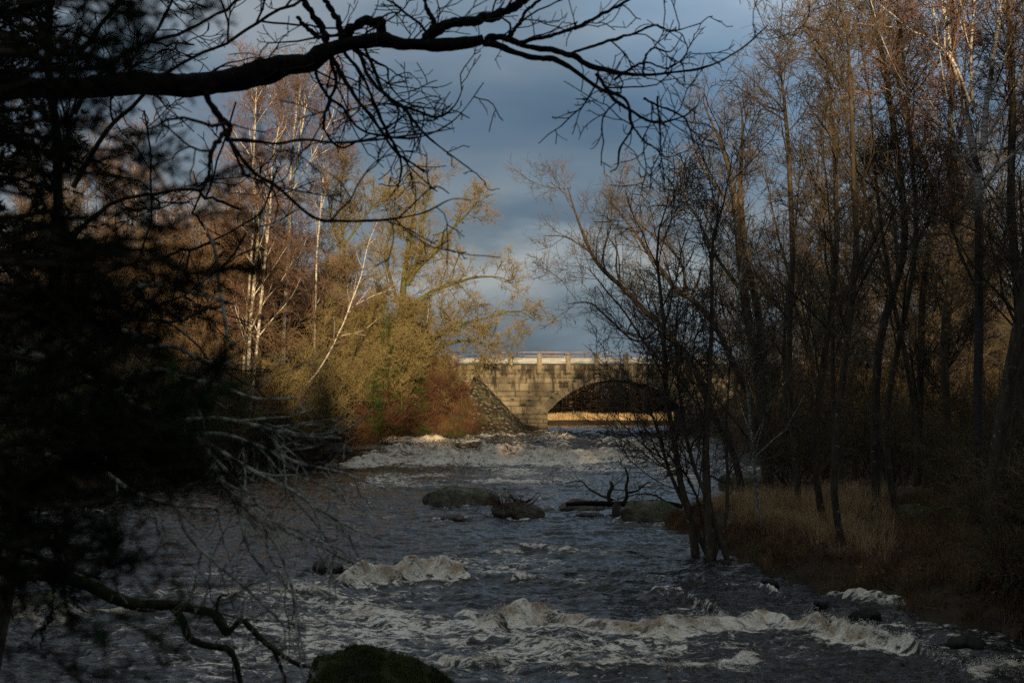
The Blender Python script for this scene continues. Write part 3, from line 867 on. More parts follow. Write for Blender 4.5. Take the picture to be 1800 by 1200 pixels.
SHR = [dict(dens=5.0, t0=.15, ang=40, L=1.2, tl=.4, K=5, wob=.2, trop=.03, rmin=.007),
       dict(dens=6.5, t0=.1, ang=42, L=.55, tl=.3, K=3, wob=.22, rmin=.006),
       dict(dens=5, t0=.1, ang=42, L=.26, tl=.3, K=2, wob=.22, rmin=.005)]
def shrub(name, H, stems, spread, mat, bmat, seed, trop=-.02, arch=.12):
    global rng
    rng = np.random.default_rng(seed)
    Ps, Rs = [], []
    for s in range(stems):
        a = rng.uniform(0, 6.28); ln = rng.uniform(.1, spread)
        P, R = wiggle((.3 * rng.normal(), .3 * rng.normal(), -.2), (ln * math.cos(a), ln * math.sin(a), 1), H * rng.uniform(.6, 1.1), 9, arch, trop, .03, .008)
        Ps.append(P); Rs.append(R)
    gt, gc = grow_tree((np.concatenate(Ps), np.concatenate(Rs)), SHR, 0, (5, 3, 3, 3, 3), 0)
    return (gt.mesh(name + '_stems'), bmat, gc.mesh(name + '_crown'), mat)
bush_dark = [shrub('thicket', 3.6, 12, .8, M['shade_twig'], M['alder'], 601), shrub('thicket', 4.4, 10, .6, M['shade_twig'], M['alder'], 602)]
bush_red = [shrub('red_bush', 3.6, 16, .9, M['red_brush'], M['red_brush'], 611, -.06, .14), shrub('red_bush', 2.8, 14, 1.0, M['red_brush'], M['red_brush'], 612, -.08, .14)]
bush_gold = [shrub('gold_bush', 4.6, 12, .6, M['oak_twig'], M['oak'], 621)]
rng = np.random.default_rng(77)

# conifers -----------------------------------------------------------
def conifer_sprays(P, R, gb, gn, tw=dict(dens=9, t0=.12, ang=50, L=.35, tl=.4, K=4, wob=.1, trop=-.02, rmin=.002), nl=.022, nw=.0022, nd=260, flat=None):
    tubes(gb, P, R, 4)
    P2, R2 = spawn(P, R, tw); tubes(gb, P2, R2, 3)
    P3, R3 = spawn(P2, R2, dict(dens=7, t0=.2, ang=42, L=tw['L'] * .5, tl=.3, K=3, wob=.1, trop=-.03, rmin=.0015)); tubes(gb, P3, R3, 3)
    for PP in (P2, P3, P):
        n, k, _ = PP.shape
        seg = np.linalg.norm(np.diff(PP, axis=1), axis=2).sum(1)
        cnt = np.floor(seg * nd + rng.random(n)).astype(int); idx = np.repeat(np.arange(n), cnt); m = len(idx)
        t = rng.random(m) * (k - 1); i = np.minimum(t.astype(int), k - 2); u = (t - i)[:, None]
        p = PP[idx, i] * (1 - u) + PP[idx, i + 1] * u
        T = PP[idx, i + 1] - PP[idx, i]; T /= np.linalg.norm(T, axis=1, keepdims=True) + 1e-9
        A = rng.normal(0, 1, (m, 3)); A -= (A * T).sum(1, keepdims=True) * T; A /= np.linalg.norm(A, axis=1, keepdims=True) + 1e-9
        d = .55 * T + .83 * A; l = nl * rng.uniform(.6, 1.2, (m, 1))
        B = np.cross(T, A) * nw * .5
        V = np.stack([p - B, p + B, p + d * l], 1).reshape(-1, 3)
        gn.add(V, np.arange(m * 3).reshape(-1, 3))

def far_conifer(H, seed):
    global rng
    rng = np.random.default_rng(seed)
    gt, gb, gn = Geo(), Geo(), Geo()
    P, R = wiggle((0, 0, -.3), (0, 0, 1), H, 10, .01, .05, .11, .01); tubes(gt, P, R, 7)
    Pb, Rb = spawn(P, R, dict(n=95, t0=.06, ang=82, asd=10, L=2.3, tl=.86, K=5, wob=.07, trop=-.03, rmin=.006))
    conifer_sprays(Pb, Rb, gb, gn, dict(dens=5, t0=.1, ang=50, L=.55, tl=.4, K=3, wob=.1, trop=-.06, rmin=.004), .075, .016, 42)
    return (gt.mesh('conifer_trunk', True), M['conifer_bark'], gn.mesh('conifer_needles'), M['needles_far'])
conif = [far_conifer(9, 701), far_conifer(6, 702)]
rng = np.random.default_rng(78)

# ------------------------------------------------------------------ traced trees of the right bank
def traced(name, label, cat, trunks, Y, levels, bark_m, twig_m, tw_from=1, seed=1, group=None, S0=9, down=True, rk=.72):
    """trunks: list of pixel polylines [(px,py,radius_px)...]; lifted to real points Y metres ahead (Y may vary per point: 4th value)"""
    global rng
    rng = np.random.default_rng(seed)
    Ps, Rs, base = [], [], None
    for tr in trunks:
        tr = [(*t, 0) if len(t) == 3 else t for t in tr]
        pts = np.array([[*at(t[0], t[1], Y + t[3]), t[2] * rk / 2500 * Y] for t in tr])
        if down and tr is not None and tr[0][1] >= 640 and pts[0][2] < 6:
            gz = gpos(pts[0][0], pts[0][1]) - .25
            if base is None: base = (pts[0][0], pts[0][1], gz + .25)
            if pts[0][2] > gz:
                sl_ = np.clip((pts[0][0] - pts[1][0]) / max(pts[1][2] - pts[0][2], .3), -.8, .8) * (pts[0][2] - gz)
                pts = np.vstack([[pts[0][0] + sl_, pts[0][1], gz, pts[0][3] * 1.35], pts])
        q = spline(pts, 26)
        q[:, :3] += np.cumsum(rng.normal(0, .018, (26, 3)), 0) * np.linspace(0, 1, 26)[:, None]
        # depth sway so the stems are not in one plane
        q[:, 1] += rng.uniform(-1, 1) * np.linspace(0, 1, 26) ** 1.5 * 1.2
        Ps.append(q[:, :3]); Rs.append(np.maximum(q[:, 3], .012))
    P, R = np.array(Ps), np.array(Rs)
    if base is None: base = tuple(P[0, 0])
    gt, gc = grow_tree((P, R), levels, tw_from, (S0, 5, 3, 3, 3))
    o = thing(name, base, label, cat, group)
    put('trunk', gt.mesh('trunk', True, base), bark_m, o); put('crown', gc.mesh('crown', False, base), twig_m, o)
    return o

RA = [dict(dens=2.0, t0=.36, ang=42, asd=12, L=2.7, tl=.45, K=7, wob=.15, trop=.09, rr=.5, rl=.013, rmin=.009)] + ALD[1:]
RL = [dict(dens=1.15, t0=.22, ang=46, asd=12, L=3.0, tl=.35, K=8, wob=.18, trop=.10, rr=.5, rl=.013, rmin=.009)] + ALD[1:]
traced('alder_tree', 'leaning alder reaching out over the river toward the bridge', 'tree',
       [[(1305, 866, 9), (1290, 800, 8.5), (1250, 720, 8), (1217, 640, 7.5), (1163, 573, 6.5), (1130, 543, 6), (1093, 503, 5.5), (1067, 480, 5), (1047, 457, 4.3), (1030, 423, 3.6), (1010, 367, 2.5), (996, 322, 1.3)],
        [(1038, 443, 2.8), (1020, 430, 2.3), (1000, 415, 1.8), (985, 408, 1.4), (955, 405, .9)],
        [(1090, 500, 2.6), (1083, 470, 2.2), (1083, 440, 1.8), (1068, 410, 1.4), (1085, 385, 1)],
        [(1163, 573, 2.6), (1120, 600, 2.4), (1070, 560, 2.2), (1040, 535, 1.8), (1000, 538, 1.0)],
        [(1217, 650, 3.6), (1170, 640, 3.2), (1130, 600, 2.8), (1090, 545, 2.2), (1050, 500, 1.6), (1030, 480, 1)]], 53, RL, M['alder'], M['alder_twig'], seed=21, rk=0.75)
traced('alder_tree', 'second leaning alder, parallel above the one reaching for the bridge', 'tree',
       [[(1352, 850, 9), (1325, 720, 8), (1290, 640, 7.5), (1263, 583, 7), (1237, 547, 6.5), (1203, 520, 6), (1183, 507, 5.5), (1163, 483, 5), (1137, 450, 4.2), (1115, 415, 3), (1085, 380, 2), (1055, 350, 1)],
        [(1203, 520, 3.5), (1200, 470, 3), (1170, 430, 2.5), (1130, 400, 1.8), (1100, 375, 1.0)]], 56, RL, M['alder'], M['alder_twig'], seed=22)
traced('alder_tree', 'slender black trunk at the very tip of the grassy point, front left of a pair', 'tree',
       [[(1222, 968, 11), (1212, 900, 9), (1200, 860, 8), (1187, 773, 7), (1177, 717, 6), (1170, 633, 5.5), (1167, 550, 5), (1160, 483, 3.8), (1158, 417, 2.6), (1175, 345, 1.2)],
        [(1212, 905, 6), (1195, 868, 5), (1180, 830, 4.5), (1167, 793, 4), (1150, 740, 3), (1120, 690, 2.2), (1095, 655, 1.2)],
        [(1245, 975, 4), (1232, 900, 3.4), (1215, 850, 3), (1180, 800, 2), (1140, 770, 1.2)]], 32.5, RA, M['alder'], M['alder_twig'], seed=23)
traced('alder_tree', 'straight dark trunk right of a pair at the tip of the grassy point', 'tree',
       [[(1249, 978, 13), (1245, 900, 11), (1243, 840, 10), (1243, 760, 8), (1247, 690, 6.5), (1252, 583, 5.5), (1253, 483, 4.6), (1262, 410, 3.4), (1285, 330, 2), (1300, 250, 1)],
        [(1245, 880, 6), (1232, 840, 5), (1215, 780, 4.5), (1205, 700, 3.6), (1200, 610, 2.6), (1210, 520, 1.3)],
        [(1262, 960, 5), (1277, 913, 4.6), (1282, 860, 4.2), (1283, 773, 3.6), (1290, 690, 2.8), (1300, 600, 1.6)]], 32, RA, M['alder'], M['alder_twig'], seed=24)
traced('alder_tree', 'thick twin stemmed alder rising behind the leaning trees', 'tree',
       [[(1350, 850, 14), (1340, 740, 13), (1330, 640, 12), (1310, 540, 11), (1298, 440, 9), (1290, 360, 7), (1270, 270, 4.5), (1240, 200, 2), (1232, 165, 1)],
        [(1352, 850, 10), (1347, 700, 10), (1333, 550, 9), (1315, 460, 8), (1303, 340, 6), (1305, 250, 4), (1300, 180, 2)],
        [(1290, 380, 5), (1262, 330, 4), (1235, 290, 3), (1215, 230, 1.6)], [(1310, 520, 5), (1255, 445, 3.6), (1225, 380, 2.6), (1195, 330, 1.4)]], 62, RA, M['alder'], M['alder_twig'], seed=25)
SINGLES = [
    ('pale spotted slim trunk standing in the middle of the dry grass', [[(1340, 935, 4.5), (1330, 850, 4), (1322, 760, 3.8), (1312, 640, 3.5), (1300, 560, 3), (1308, 470, 2.4), (1320, 380, 1)]], 35, 31, 'birch2'),
    ('dark trunk leaning left out of the dry grass behind the pale one', [[(1408, 930, 9), (1400, 840, 8), (1388, 700, 7.5), (1385, 600, 7), (1390, 417, 6.5), (1380, 230, 5), (1372, 140, 3), (1365, 70, 1.2)]], 41, 32, ''),
    ('dark slanting trunk rooted in the right part of the dry grass', [[(1462, 975, 10), (1440, 880, 9), (1428, 780, 8), (1440, 640, 7.5), (1458, 460, 6.5), (1455, 300, 5), (1440, 150, 3), (1430, 60, 1.3)]], 34, 33, ''),
    ('black trunk with a strong kink beside the rusty grass', [[(1492, 1000, 10), (1470, 905, 9), (1465, 800, 8.5), (1480, 640, 8), (1500, 460, 7), (1492, 300, 5.5), (1480, 160, 3.5), (1470, 40, 1.5)]], 31, 34, ''),
    ('tall trunk spotted with pale lichen in the middle of the right wood', [[(1548, 955, 12), (1538, 800, 11), (1545, 600, 10), (1587, 440, 9), (1575, 300, 8), (1560, 200, 6.5), (1548, 120, 5), (1528, 40, 3), (1510, -40, 1.5)]], 38, 35, ''),
    ('forked trunk leaning right in the dark right wood', [[(1590, 965, 10), (1572, 880, 9), (1560, 740, 8), (1590, 580, 7), (1620, 420, 6), (1618, 260, 5), (1610, 100, 3.5), (1600, -20, 2)], [(1585, 600, 6), (1560, 480, 5), (1540, 350, 4), (1525, 187, 3), (1500, 60, 1.5)]], 36, 36, ''),
    ('thick dark trunk at the right, nearest to the camera', [[(1745, 1060, 22), (1740, 900, 20), (1760, 700, 18), (1795, 500, 17), (1830, 300, 15), (1860, 100, 12), (1880, -60, 9)]], 27, 37, ''),
    ('upright trunk just left of the white birch', [[(1655, 950, 11), (1665, 780, 10), (1655, 600, 9), (1668, 420, 8), (1658, 250, 6.5), (1662, 110, 5), (1650, -30, 3)]], 42, 38, ''),
    ('dark tree with fine purple twigs at the top behind the birch limbs', [[(1610, 900, 10), (1618, 700, 9), (1625, 500, 8), (1648, 350, 7), (1600, 220, 5), (1585, 120, 3.5), (1600, 0, 2)]], 50, 39, 'rust'),
    ('outermost dark trunk against the right edge', [[(1800, 1000, 14), (1792, 800, 13), (1800, 560, 12), (1790, 330, 10), (1800, 100, 8), (1795, -60, 6)]], 33, 40, ''),
]
for lab, trs, Y, sd, kd in SINGLES:
    traced('birch_tree' if kd == 'birch2' else 'alder_tree', lab, 'tree', trs, Y, RA, M['lichen_bark'] if kd == 'birch2' else M['alder'], M['birch_twig'] if kd == 'rust' else M['alder_twig'], seed=sd)
RB = [dict(dens=.95, t0=.25, ang=34, asd=9, L=3.6, tl=.45, K=8, wob=.07, trop=.05, rr=.5, rl=.012, rmin=.010)] + fat(BIR[1:], 1.5)
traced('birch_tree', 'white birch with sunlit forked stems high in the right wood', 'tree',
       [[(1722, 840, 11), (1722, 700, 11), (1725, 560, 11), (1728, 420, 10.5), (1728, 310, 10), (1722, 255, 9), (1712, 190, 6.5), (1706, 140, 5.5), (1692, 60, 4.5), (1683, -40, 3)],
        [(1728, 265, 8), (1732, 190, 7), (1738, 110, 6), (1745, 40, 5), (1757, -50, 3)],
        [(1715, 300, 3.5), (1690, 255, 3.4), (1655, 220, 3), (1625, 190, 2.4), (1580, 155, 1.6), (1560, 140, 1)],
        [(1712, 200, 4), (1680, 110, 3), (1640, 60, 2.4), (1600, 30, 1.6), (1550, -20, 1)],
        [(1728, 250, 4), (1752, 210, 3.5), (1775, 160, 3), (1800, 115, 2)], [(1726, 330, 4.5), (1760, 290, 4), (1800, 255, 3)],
        [(1712, 190, 4), (1705, 120, 3.6), (1704, 40, 3), (1712, -40, 2)]], 33.5, RB, M['birch_shaded'], M['birch_twig'], seed=51)

# ------------------------------------------------------------------ traced trees of the left bank
traced('birch_tree', 'white birch with several sunlit ascending stems, tallest on the left bank', 'tree',
       [[(498, 640, 6), (500, 560, 6), (505, 480, 6), (510, 400, 5.5), (512, 330, 5), (516, 270, 4), (522, 200, 3), (524, 130, 1.5)],
        [(512, 340, 3.5), (525, 260, 3), (535, 200, 2), (548, 150, 1)], [(505, 300, 3), (492, 240, 2.4), (480, 180, 1.8), (470, 135, 1)], [(512, 340, 3), (545, 280, 2.2), (575, 220, 1.5), (590, 170, 1)]],
       84, RB, M['birch'], M['birch_twig'], seed=61, rk=0.55)
traced('birch_tree', 'white birch clump of three close stems at the left bank', 'tree',
       [[(437, 660, 6), (440, 580, 6), (448, 500, 5.5), (455, 400, 5), (448, 300, 4), (452, 200, 2.2), (455, 160, 1)],
        [(425, 690, 4), (430, 600, 4), (436, 500, 4), (442, 400, 3.4), (440, 300, 2.4), (430, 220, 1.2)],
        [(447, 660, 5), (458, 560, 5), (468, 460, 4.5), (478, 380, 3.6), (485, 290, 2.4), (500, 210, 1.2)]],
       76, RB, M['birch'], M['birch_twig'], seed=62, rk=0.55)
traced('birch_tree', 'slim birch stem between the two white birch groups, browner crown', 'tree',
       [[(552, 700, 3.5), (553, 580, 3.5), (556, 460, 3.2), (562, 380, 3), (568, 300, 2.2), (575, 240, 1.2)]], 88, RB, M['birch'], M['birch_twig'], seed=63, rk=0.5)
traced('birch_tree', 'thin white birch leaning right across the golden trees', 'tree',
       [[(532, 684, 4.5), (560, 650, 4.3), (585, 608, 4), (605, 565, 3.8), (620, 525, 3.4), (635, 480, 2.8), (645, 430, 2), (660, 390, 1)],
        [(618, 540, 1.8), (655, 520, 1.5), (690, 505, 1)], [(600, 590, 1.6), (640, 580, 1.2), (670, 560, .9)]], 80,
       [dict(RB[0], dens=.5, L=2.0)] + sc_levels(BIR[1:], .8, .6), M['birch'], M['birch_twig'], seed=64, rk=.36)
ROAK = [dict(dens=2.5, t0=.15, ang=46, asd=14, L=2.8, tl=.45, K=8, wob=.20, trop=.06, rr=.5, rl=.014, rmin=.012)] + fat(OAK[2:], 1.9, 1.25) + [dict(dens=3.5, t0=.1, ang=40, L=.5, tl=.3, K=3, wob=.12, rmin=.008)]
traced('oak_tree', 'sunlit golden oak with mossy spreading limbs beside the bridge', 'tree',
       [[(712, 752, 13), (712, 690, 12), (708, 620, 11), (706, 560, 11), (708, 500, 10), (714, 450, 7), (722, 400, 5.5), (730, 350, 3.5), (725, 310, 1.5)],
        [(716, 500, 8), (735, 470, 7), (765, 440, 6), (790, 405, 4.5), (815, 380, 3), (840, 350, 1.5)],
        [(712, 490, 6), (738, 450, 5), (740, 400, 4), (752, 350, 3), (762, 310, 1.5)],
        [(712, 545, 8), (740, 525, 7), (770, 508, 6), (800, 498, 5), (840, 488, 3.5), (885, 490, 2), (915, 510, 1)],
        [(712, 640, 8), (745, 605, 7), (780, 585, 6.5), (810, 570, 5.5), (845, 562, 4), (880, 552, 3), (915, 548, 2), (945, 566, 1)],
        [(712, 660, 7), (750, 625, 6), (785, 605, 5.5), (820, 598, 4.5), (855, 605, 3), (890, 600, 1.6)],
        [(706, 545, 6), (690, 500, 5), (680, 450, 4), (690, 400, 2.6), (700, 350, 1.4)]], 96.5, ROAK, M['oak'], M['oak_twig'], 1, seed=71, rk=0.55)
traced('oak_tree', 'smaller golden tree between birches and the big oak', 'tree',
       [[(615, 740, 7), (612, 640, 6.5), (608, 540, 6), (605, 460, 5), (602, 390, 4), (600, 330, 2.6), (610, 275, 1.2)],
        [(606, 430, 4), (635, 390, 3.4), (660, 360, 2.4), (690, 335, 1.3)], [(604, 440, 3.4), (580, 380, 2.6), (570, 320, 1.3)]], 94, ROAK, M['oak'], M['oak_twig'], 1, seed=72, rk=0.5)
traced('birch_tree', 'slim birch stem at the foot of the oak by the waterside bushes', 'tree',
       [[(720, 752, 2.6), (728, 720, 2.6), (735, 680, 2.4), (738, 640, 2), (745, 590, 1.4), (750, 540, .9)]], 95, [dict(RB[0], dens=.5, L=1.4)] + sc_levels(BIR[1:], .7, .6), M['birch'], M['birch_twig'], seed=73, rk=0.5)

SH = [dict(dens=1.6, t0=.15, ang=48, asd=14, L=2.4, tl=.4, K=8, wob=.2, trop=.03, rr=.5, rl=.013, rmin=.008), dict(dens=3.6, t0=.1, ang=46, L=1.0, tl=.4, K=5, wob=.22, trop=.0, rmin=.005), dict(dens=6, t0=.1, ang=44, L=.42, tl=.3, K=4, wob=.22, rmin=.004), dict(dens=7, t0=.1, ang=42, L=.18, tl=.3, K=2, wob=.2, rmin=.0035)]
traced('bare_tree', 'dark bare tree with a dense net of twigs behind the black oak limb, upper left', 'tree',
       [[(20, 1000, 20), (60, 800, 18), (100, 600, 15), (118, 450, 13), (125, 300, 12), (132, 150, 10), (140, -40, 7), (150, -200, 4)],
        [(128, 330, 7), (190, 230, 6), (240, 190, 5), (310, 130, 4), (400, 100, 3), (480, 60, 2), (560, 40, 1)],
        [(130, 200, 7), (170, 140, 6), (250, 90, 5), (340, 60, 4), (440, 20, 3), (520, -20, 1.5)],
        [(126, 420, 6), (190, 350, 5), (260, 320, 4), (330, 290, 3), (400, 280, 1.5)],
        [(134, 100, 6), (220, 20, 5), (300, -20, 4), (400, -60, 2)], [(126, 520, 6), (200, 470, 5), (280, 450, 4), (360, 420, 2)],
        [(126, 620, 6), (210, 570, 5), (300, 560, 3.5), (380, 520, 2)]], 11, sc_levels(SH, .55), M['alder'], M['near_twig'], seed=81, rk=.7)
# ------------------------------------------------------------------ woods
rng = np.random.default_rng(900)
def wood(protos, name, pts, label, group, smin=.8, smax=1.15, cat='tree', hmax=None):
    for (x, y) in pts:
        pr = protos[R_.randrange(len(protos))]
        s = R_.uniform(smin, smax)
        place(pr, name, x, y, R_.uniform(0, 6.28), s, label, cat, group)
def scatter(n, x0, x1, y0, y1, dmin, ok=lambda x, y: True):
    pts = []; k = 0
    while len(pts) < n and k < n * 60:
        k += 1
        x, y = R_.uniform(x0, x1), R_.uniform(y0, y1)
        if not ok(x, y): continue
        if all((x - a) ** 2 + (y - b) ** 2 > dmin ** 2 for a, b in pts): pts.append((x, y))
    return pts
land = lambda m: (lambda x, y: (x > xr(y) + m or x < xl(y) - m) and not (98 < y < 109 and -8 < x < 22))
# right bank wood
wood(alders, 'alder_tree', scatter(44, 11, 36, 46, 98, 2.2, lambda x, y: land(1)(x, y) and x > 9 + .03 * y and x < .42 * y + 4), 'bare grey brown alder among the crowded trees of the right bank wood', 'trees of the right bank wood', .75, 1.1)
wood(alders, 'alder_tree', scatter(9, 8.5, 24, 27, 46, 2.6, lambda x, y: (x > .26 * y + 1.2 and x < .29 * y) or (x > .36 * y and x < .46 * y + 3)), 'bare alder in the dense near part of the right bank wood', 'near trees of the right bank wood', .8, 1.1)
wood(alders + rusts, 'alder_tree', scatter(20, 14, 55, 98, 150, 3.4, land(2)), 'bare tree beyond the road at the right end of the bridge', 'trees beyond the road on the right', .55, .85)
# left bank wood
wood(rusts + alders[:2], 'bare_tree', scatter(52, -42, -13, 66, 98, 2.2, lambda x, y: land(1.5)(x, y) and x > -.42 * y - 2), 'bare brown tree in the sunlit wood of the left bank', 'trees of the left bank wood', .7, 1.05)
wood(birches, 'birch_tree', scatter(7, -38, -15, 80, 100, 3.5, lambda x, y: x < -.16 * y), 'white stemmed birch deep in the left bank wood', 'birches in the left bank wood', .75, 1.0)
wood(golds + rusts, 'bare_tree', scatter(20, -20, -9, 88, 98, 1.5, land(.4)), 'small golden brown tree on the left bank near the bridge', 'small trees near the left bridge end', .6, .95)
wood(golds, 'bare_tree', scatter(6, -11, -6, 92, 95, 1.2, land(.3)), 'small golden brown tree on the left bank near the bridge', 'small trees near the left bridge end', .6, .95)
wood(golds + rusts, 'bare_tree', scatter(18, -40, -5.5, 108, 140, 3.0, land(2)), 'bare tree beyond the road at the left end of the bridge', 'trees beyond the road on the left', .6, .9)
wood(alders, 'bare_tree', scatter(26, -32, -10.5, 26, 66, 2.3, lambda x, y: x < xl(y) - 1 and x > -.44 * y - 3), 'bare dark tree in the shaded wood of the left bank', 'shaded trees of the left bank', .7, 1.0)
# undergrowth shrubs
wood(bush_dark, 'bare_shrub', scatter(48, 8, 34, 44, 97, 1.5, lambda x, y: land(.8)(x, y) and x < .42 * y + 2), 'bare shrub under the trees of the right bank', 'shrubs under the right bank wood', .7, 1.3, 'shrub')
wood(bush_dark + bush_gold, 'bare_shrub', scatter(30, -20, -12.0, 62, 84, 1.1, lambda x, y: xl(y) - 2.5 < x < xl(y) - .1), 'bare shrub at the waterside below the white birches', 'waterside shrubs on the left bank', 1.0, 1.5, 'shrub')
wood(bush_dark, 'bare_shrub', scatter(11, 7.5, 18, 21, 44, 1.5, lambda x, y: x > .27 * y + 1.2 and x < .42 * y + 1), 'bare shrub tangled at the right edge of the grassy point', 'near shrubs of the right bank', .6, .9, 'shrub')
wood(bush_dark + bush_gold, 'bare_shrub', scatter(64, -36, -8, 50, 97, 1.4, lambda x, y: land(.4)(x, y) and x > -.42 * y - 1), 'bare shrub under the trees of the left bank', 'shrubs under the left bank wood', .7, 1.2, 'shrub')
wood(bush_red, 'red_twig_bush', scatter(22, -10, -3.4, 87.5, 98, .9, land(.0)), 'drooping reddish brown bush between the oak and the wing wall', 'red bushes beside the bridge', .7, 1.0, 'bush')
for i, (px, Y, k, s, lab) in enumerate([(682, 92, 0, 1.0, 'tallest green spruce glowing among the bare trees of the left bank'), (655, 89, 1, .9, 'small green spruce at the foot of the golden tree'), (560, 96, 0, .8, 'dark green spruce behind the leaning birch'),
                                        (735, 94, 1, .8, 'low green spruce just right of the big oak trunk'), (478, 84, 0, .7, 'dim spruce below the white birch group')]):
    x = at(px, 700, Y)[0]
    o = thing('spruce_tree', (x, Y, gpos(x, Y)), lab, 'spruce', 'young spruces on the left bank'); o.scale = (s * .8, s * .8, s)
    put('trunk', conif[k][0], conif[k][1], o); put('crown', conif[k][2], conif[k][3], o)
place(bush_gold[0], 'bare_shrub', -4.6, 97.2, 1.0, .8, 'golden bare shrub nearest the wing wall, before the bridge rail', 'shrub')
place(golds[1], 'bare_tree', -5.4, 97.8, 2.0, .62, 'small golden tree hiding the left end of the bridge rail', 'tree')
place(bush_gold[0], 'bare_shrub', -5.7, 95.6, 3.0, .8, 'golden bare shrub among the red bushes below the oak limbs', 'shrub')
dark_c = [(conif[k][0], conif[k][1], conif[k][2].copy(), M['needles']) for k in (0, 1)]  # spruces added to block sky light and blacken the right edge
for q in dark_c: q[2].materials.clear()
for x, y, k, sc_, lab in ((9.3, 22.4, 1, .85, 'added dark young spruce blackening the lower right edge'), (8.6, 19.2, 1, .75, 'added darkest low spruce blackening the lower right corner by the water'), (11.2, 26, 1, .9, 'added dark spruce behind the thick trunk, darkening the right edge'),
                          (12.5, 17, 0, 1.7, 'added tall spruce outside the view, blocking sky light on the right bank'), (11.5, 12, 0, 1.6, 'added unseen tall spruce on the right bank, level with the near rapid'), (15.5, 22, 0, 1.8, 'tallest spruce added on the right bank outside the view to block light'), (17, 30, 0, 1.8, 'added unseen tall spruce deep on the right bank behind the shrubs')):
    o = thing('spruce_tree', (x, y, gpos(x, y)), lab, 'spruce', 'spruces added to darken the right bank'); o.scale = (sc_, sc_, sc_)
    put('trunk', dark_c[k][0], dark_c[k][1], o); put('crown', dark_c[k][2], dark_c[k][3], o)
# the little bush on the mid river boulder
p = at(885, 900, 44.3)
place(shrub('rock_bush', 1.0, 14, 1.0, M['red_brush'], M['red_brush'], 640, -.05, .16), 'small_bush', p[0], p[1], 0, .62, 'small reddish bush growing on the brown mid river boulder', 'bush', z=wlev(44.3) + .1)

# distant wood beyond the bridge: reads as one mass
def far_wood():
    global rng
    rng = np.random.default_rng(5)
    gt = Geo()
    lv = [dict(n=16, t0=.2, ang=40, L=2.6, tl=.7, K=4, wob=.12, trop=.1, rmin=.02), dict(dens=3, t0=.1, ang=42, L=1.0, tl=.4, K=3, wob=.2, rmin=.014), dict(dens=3.5, t0=.1, ang=42, L=.5, tl=.4, K=2, wob=.2, rmin=.012)]
    Ps, Rs = [], []
    for k in range(230):
        x, y = R_.uniform(-55, 85), R_.uniform(166, 230)
        H = R_.uniform(7, 9.5) * (1 + .5 * sstep(14, 45, abs(x - 6)))
        P, R = wiggle((x, y, 2.4), (R_.uniform(-.05, .05), 0, 1), float(H), 8, .04, .05, .13, .02); Ps.append(P); Rs.append(R)
    gd = Geo(); a, b = grow_tree((np.concatenate(Ps), np.concatenate(Rs)), lv, 0, (4, 3, 3, 3, 3), 0)
    nn = 420; x = rng.uniform(-20, 45, nn); y = rng.uniform(167, 192, nn)  # conifers added so the view through the arch goes dark
    for k in range(nn):
        H = rng.uniform(5, 7.6)
        Pc, Rc = wiggle((x[k], y[k], 2.4), (0, 0, 1), H, 5, .01, .05, .10, .02); tubes(a, Pc, Rc, 4)
        Pq, Rq = spawn(Pc, Rc, dict(n=64, t0=.10, ang=85, asd=10, L=1.5, tl=.8, K=3, wob=.1, trop=-.05, rmin=.03)); tubes(gd, Pq, Rq * 2.0, 3)
    tag(put('distant_shade_conifers', gd.mesh('distant_shade_conifers'), M['shade_wood']), 'near black conifers added to stand for the shade seen through the arch', kind='stuff')
    tag(put('distant_wood', b.mesh('distant_wood'), M['rust_twig']), 'crowns of the pinkish brown wood far beyond the bridge', kind='stuff')
    tag(put('distant_trunks', a.mesh('distant_trunks'), M['shade_wood']), 'close set stems of the wood far beyond the bridge', kind='stuff')
far_wood()

# wooded ridge behind the camera, which keeps the near river in shade
def ridge_wood():
    global rng
    rng = np.random.default_rng(8)
    g = Geo(); n = 1500
    x = rng.uniform(-210, 170, n); y = rng.uniform(-92, -52, n); h = rng.uniform(8, 14.5, n)
    z = ground_h(x, y)
    th = np.linspace(0, 2 * math.pi, 7)[:-1]
    for lo, hi, r in ((.12, .55, .21), (.35, .8, .15), (.6, 1.0, .10)):
        rr = rng.uniform(.8, 1.2, (n, 6)) * (r * h)[:, None]
        ring = np.stack([x[:, None] + rr * np.cos(th), y[:, None] + rr * np.sin(th), np.repeat((z + lo * h)[:, None], 6, 1)], -1)
        tip = np.stack([x, y, z + hi * h], -1)[:, None]
        V = np.concatenate([ring, tip], 1)
        k = np.arange(6); f = np.stack([k, (k + 1) % 6, np.full(6, 6)], -1)
        g.add(V.reshape(-1, 3), (f[None] + (np.arange(n) * 7)[:, None, None]).reshape(-1, 3))
    tag(put('ridge_wood', g.mesh('ridge_wood'), M['needles']), 'dense conifer wood on the ridge behind the viewpoint', kind='stuff')
ridge_wood()

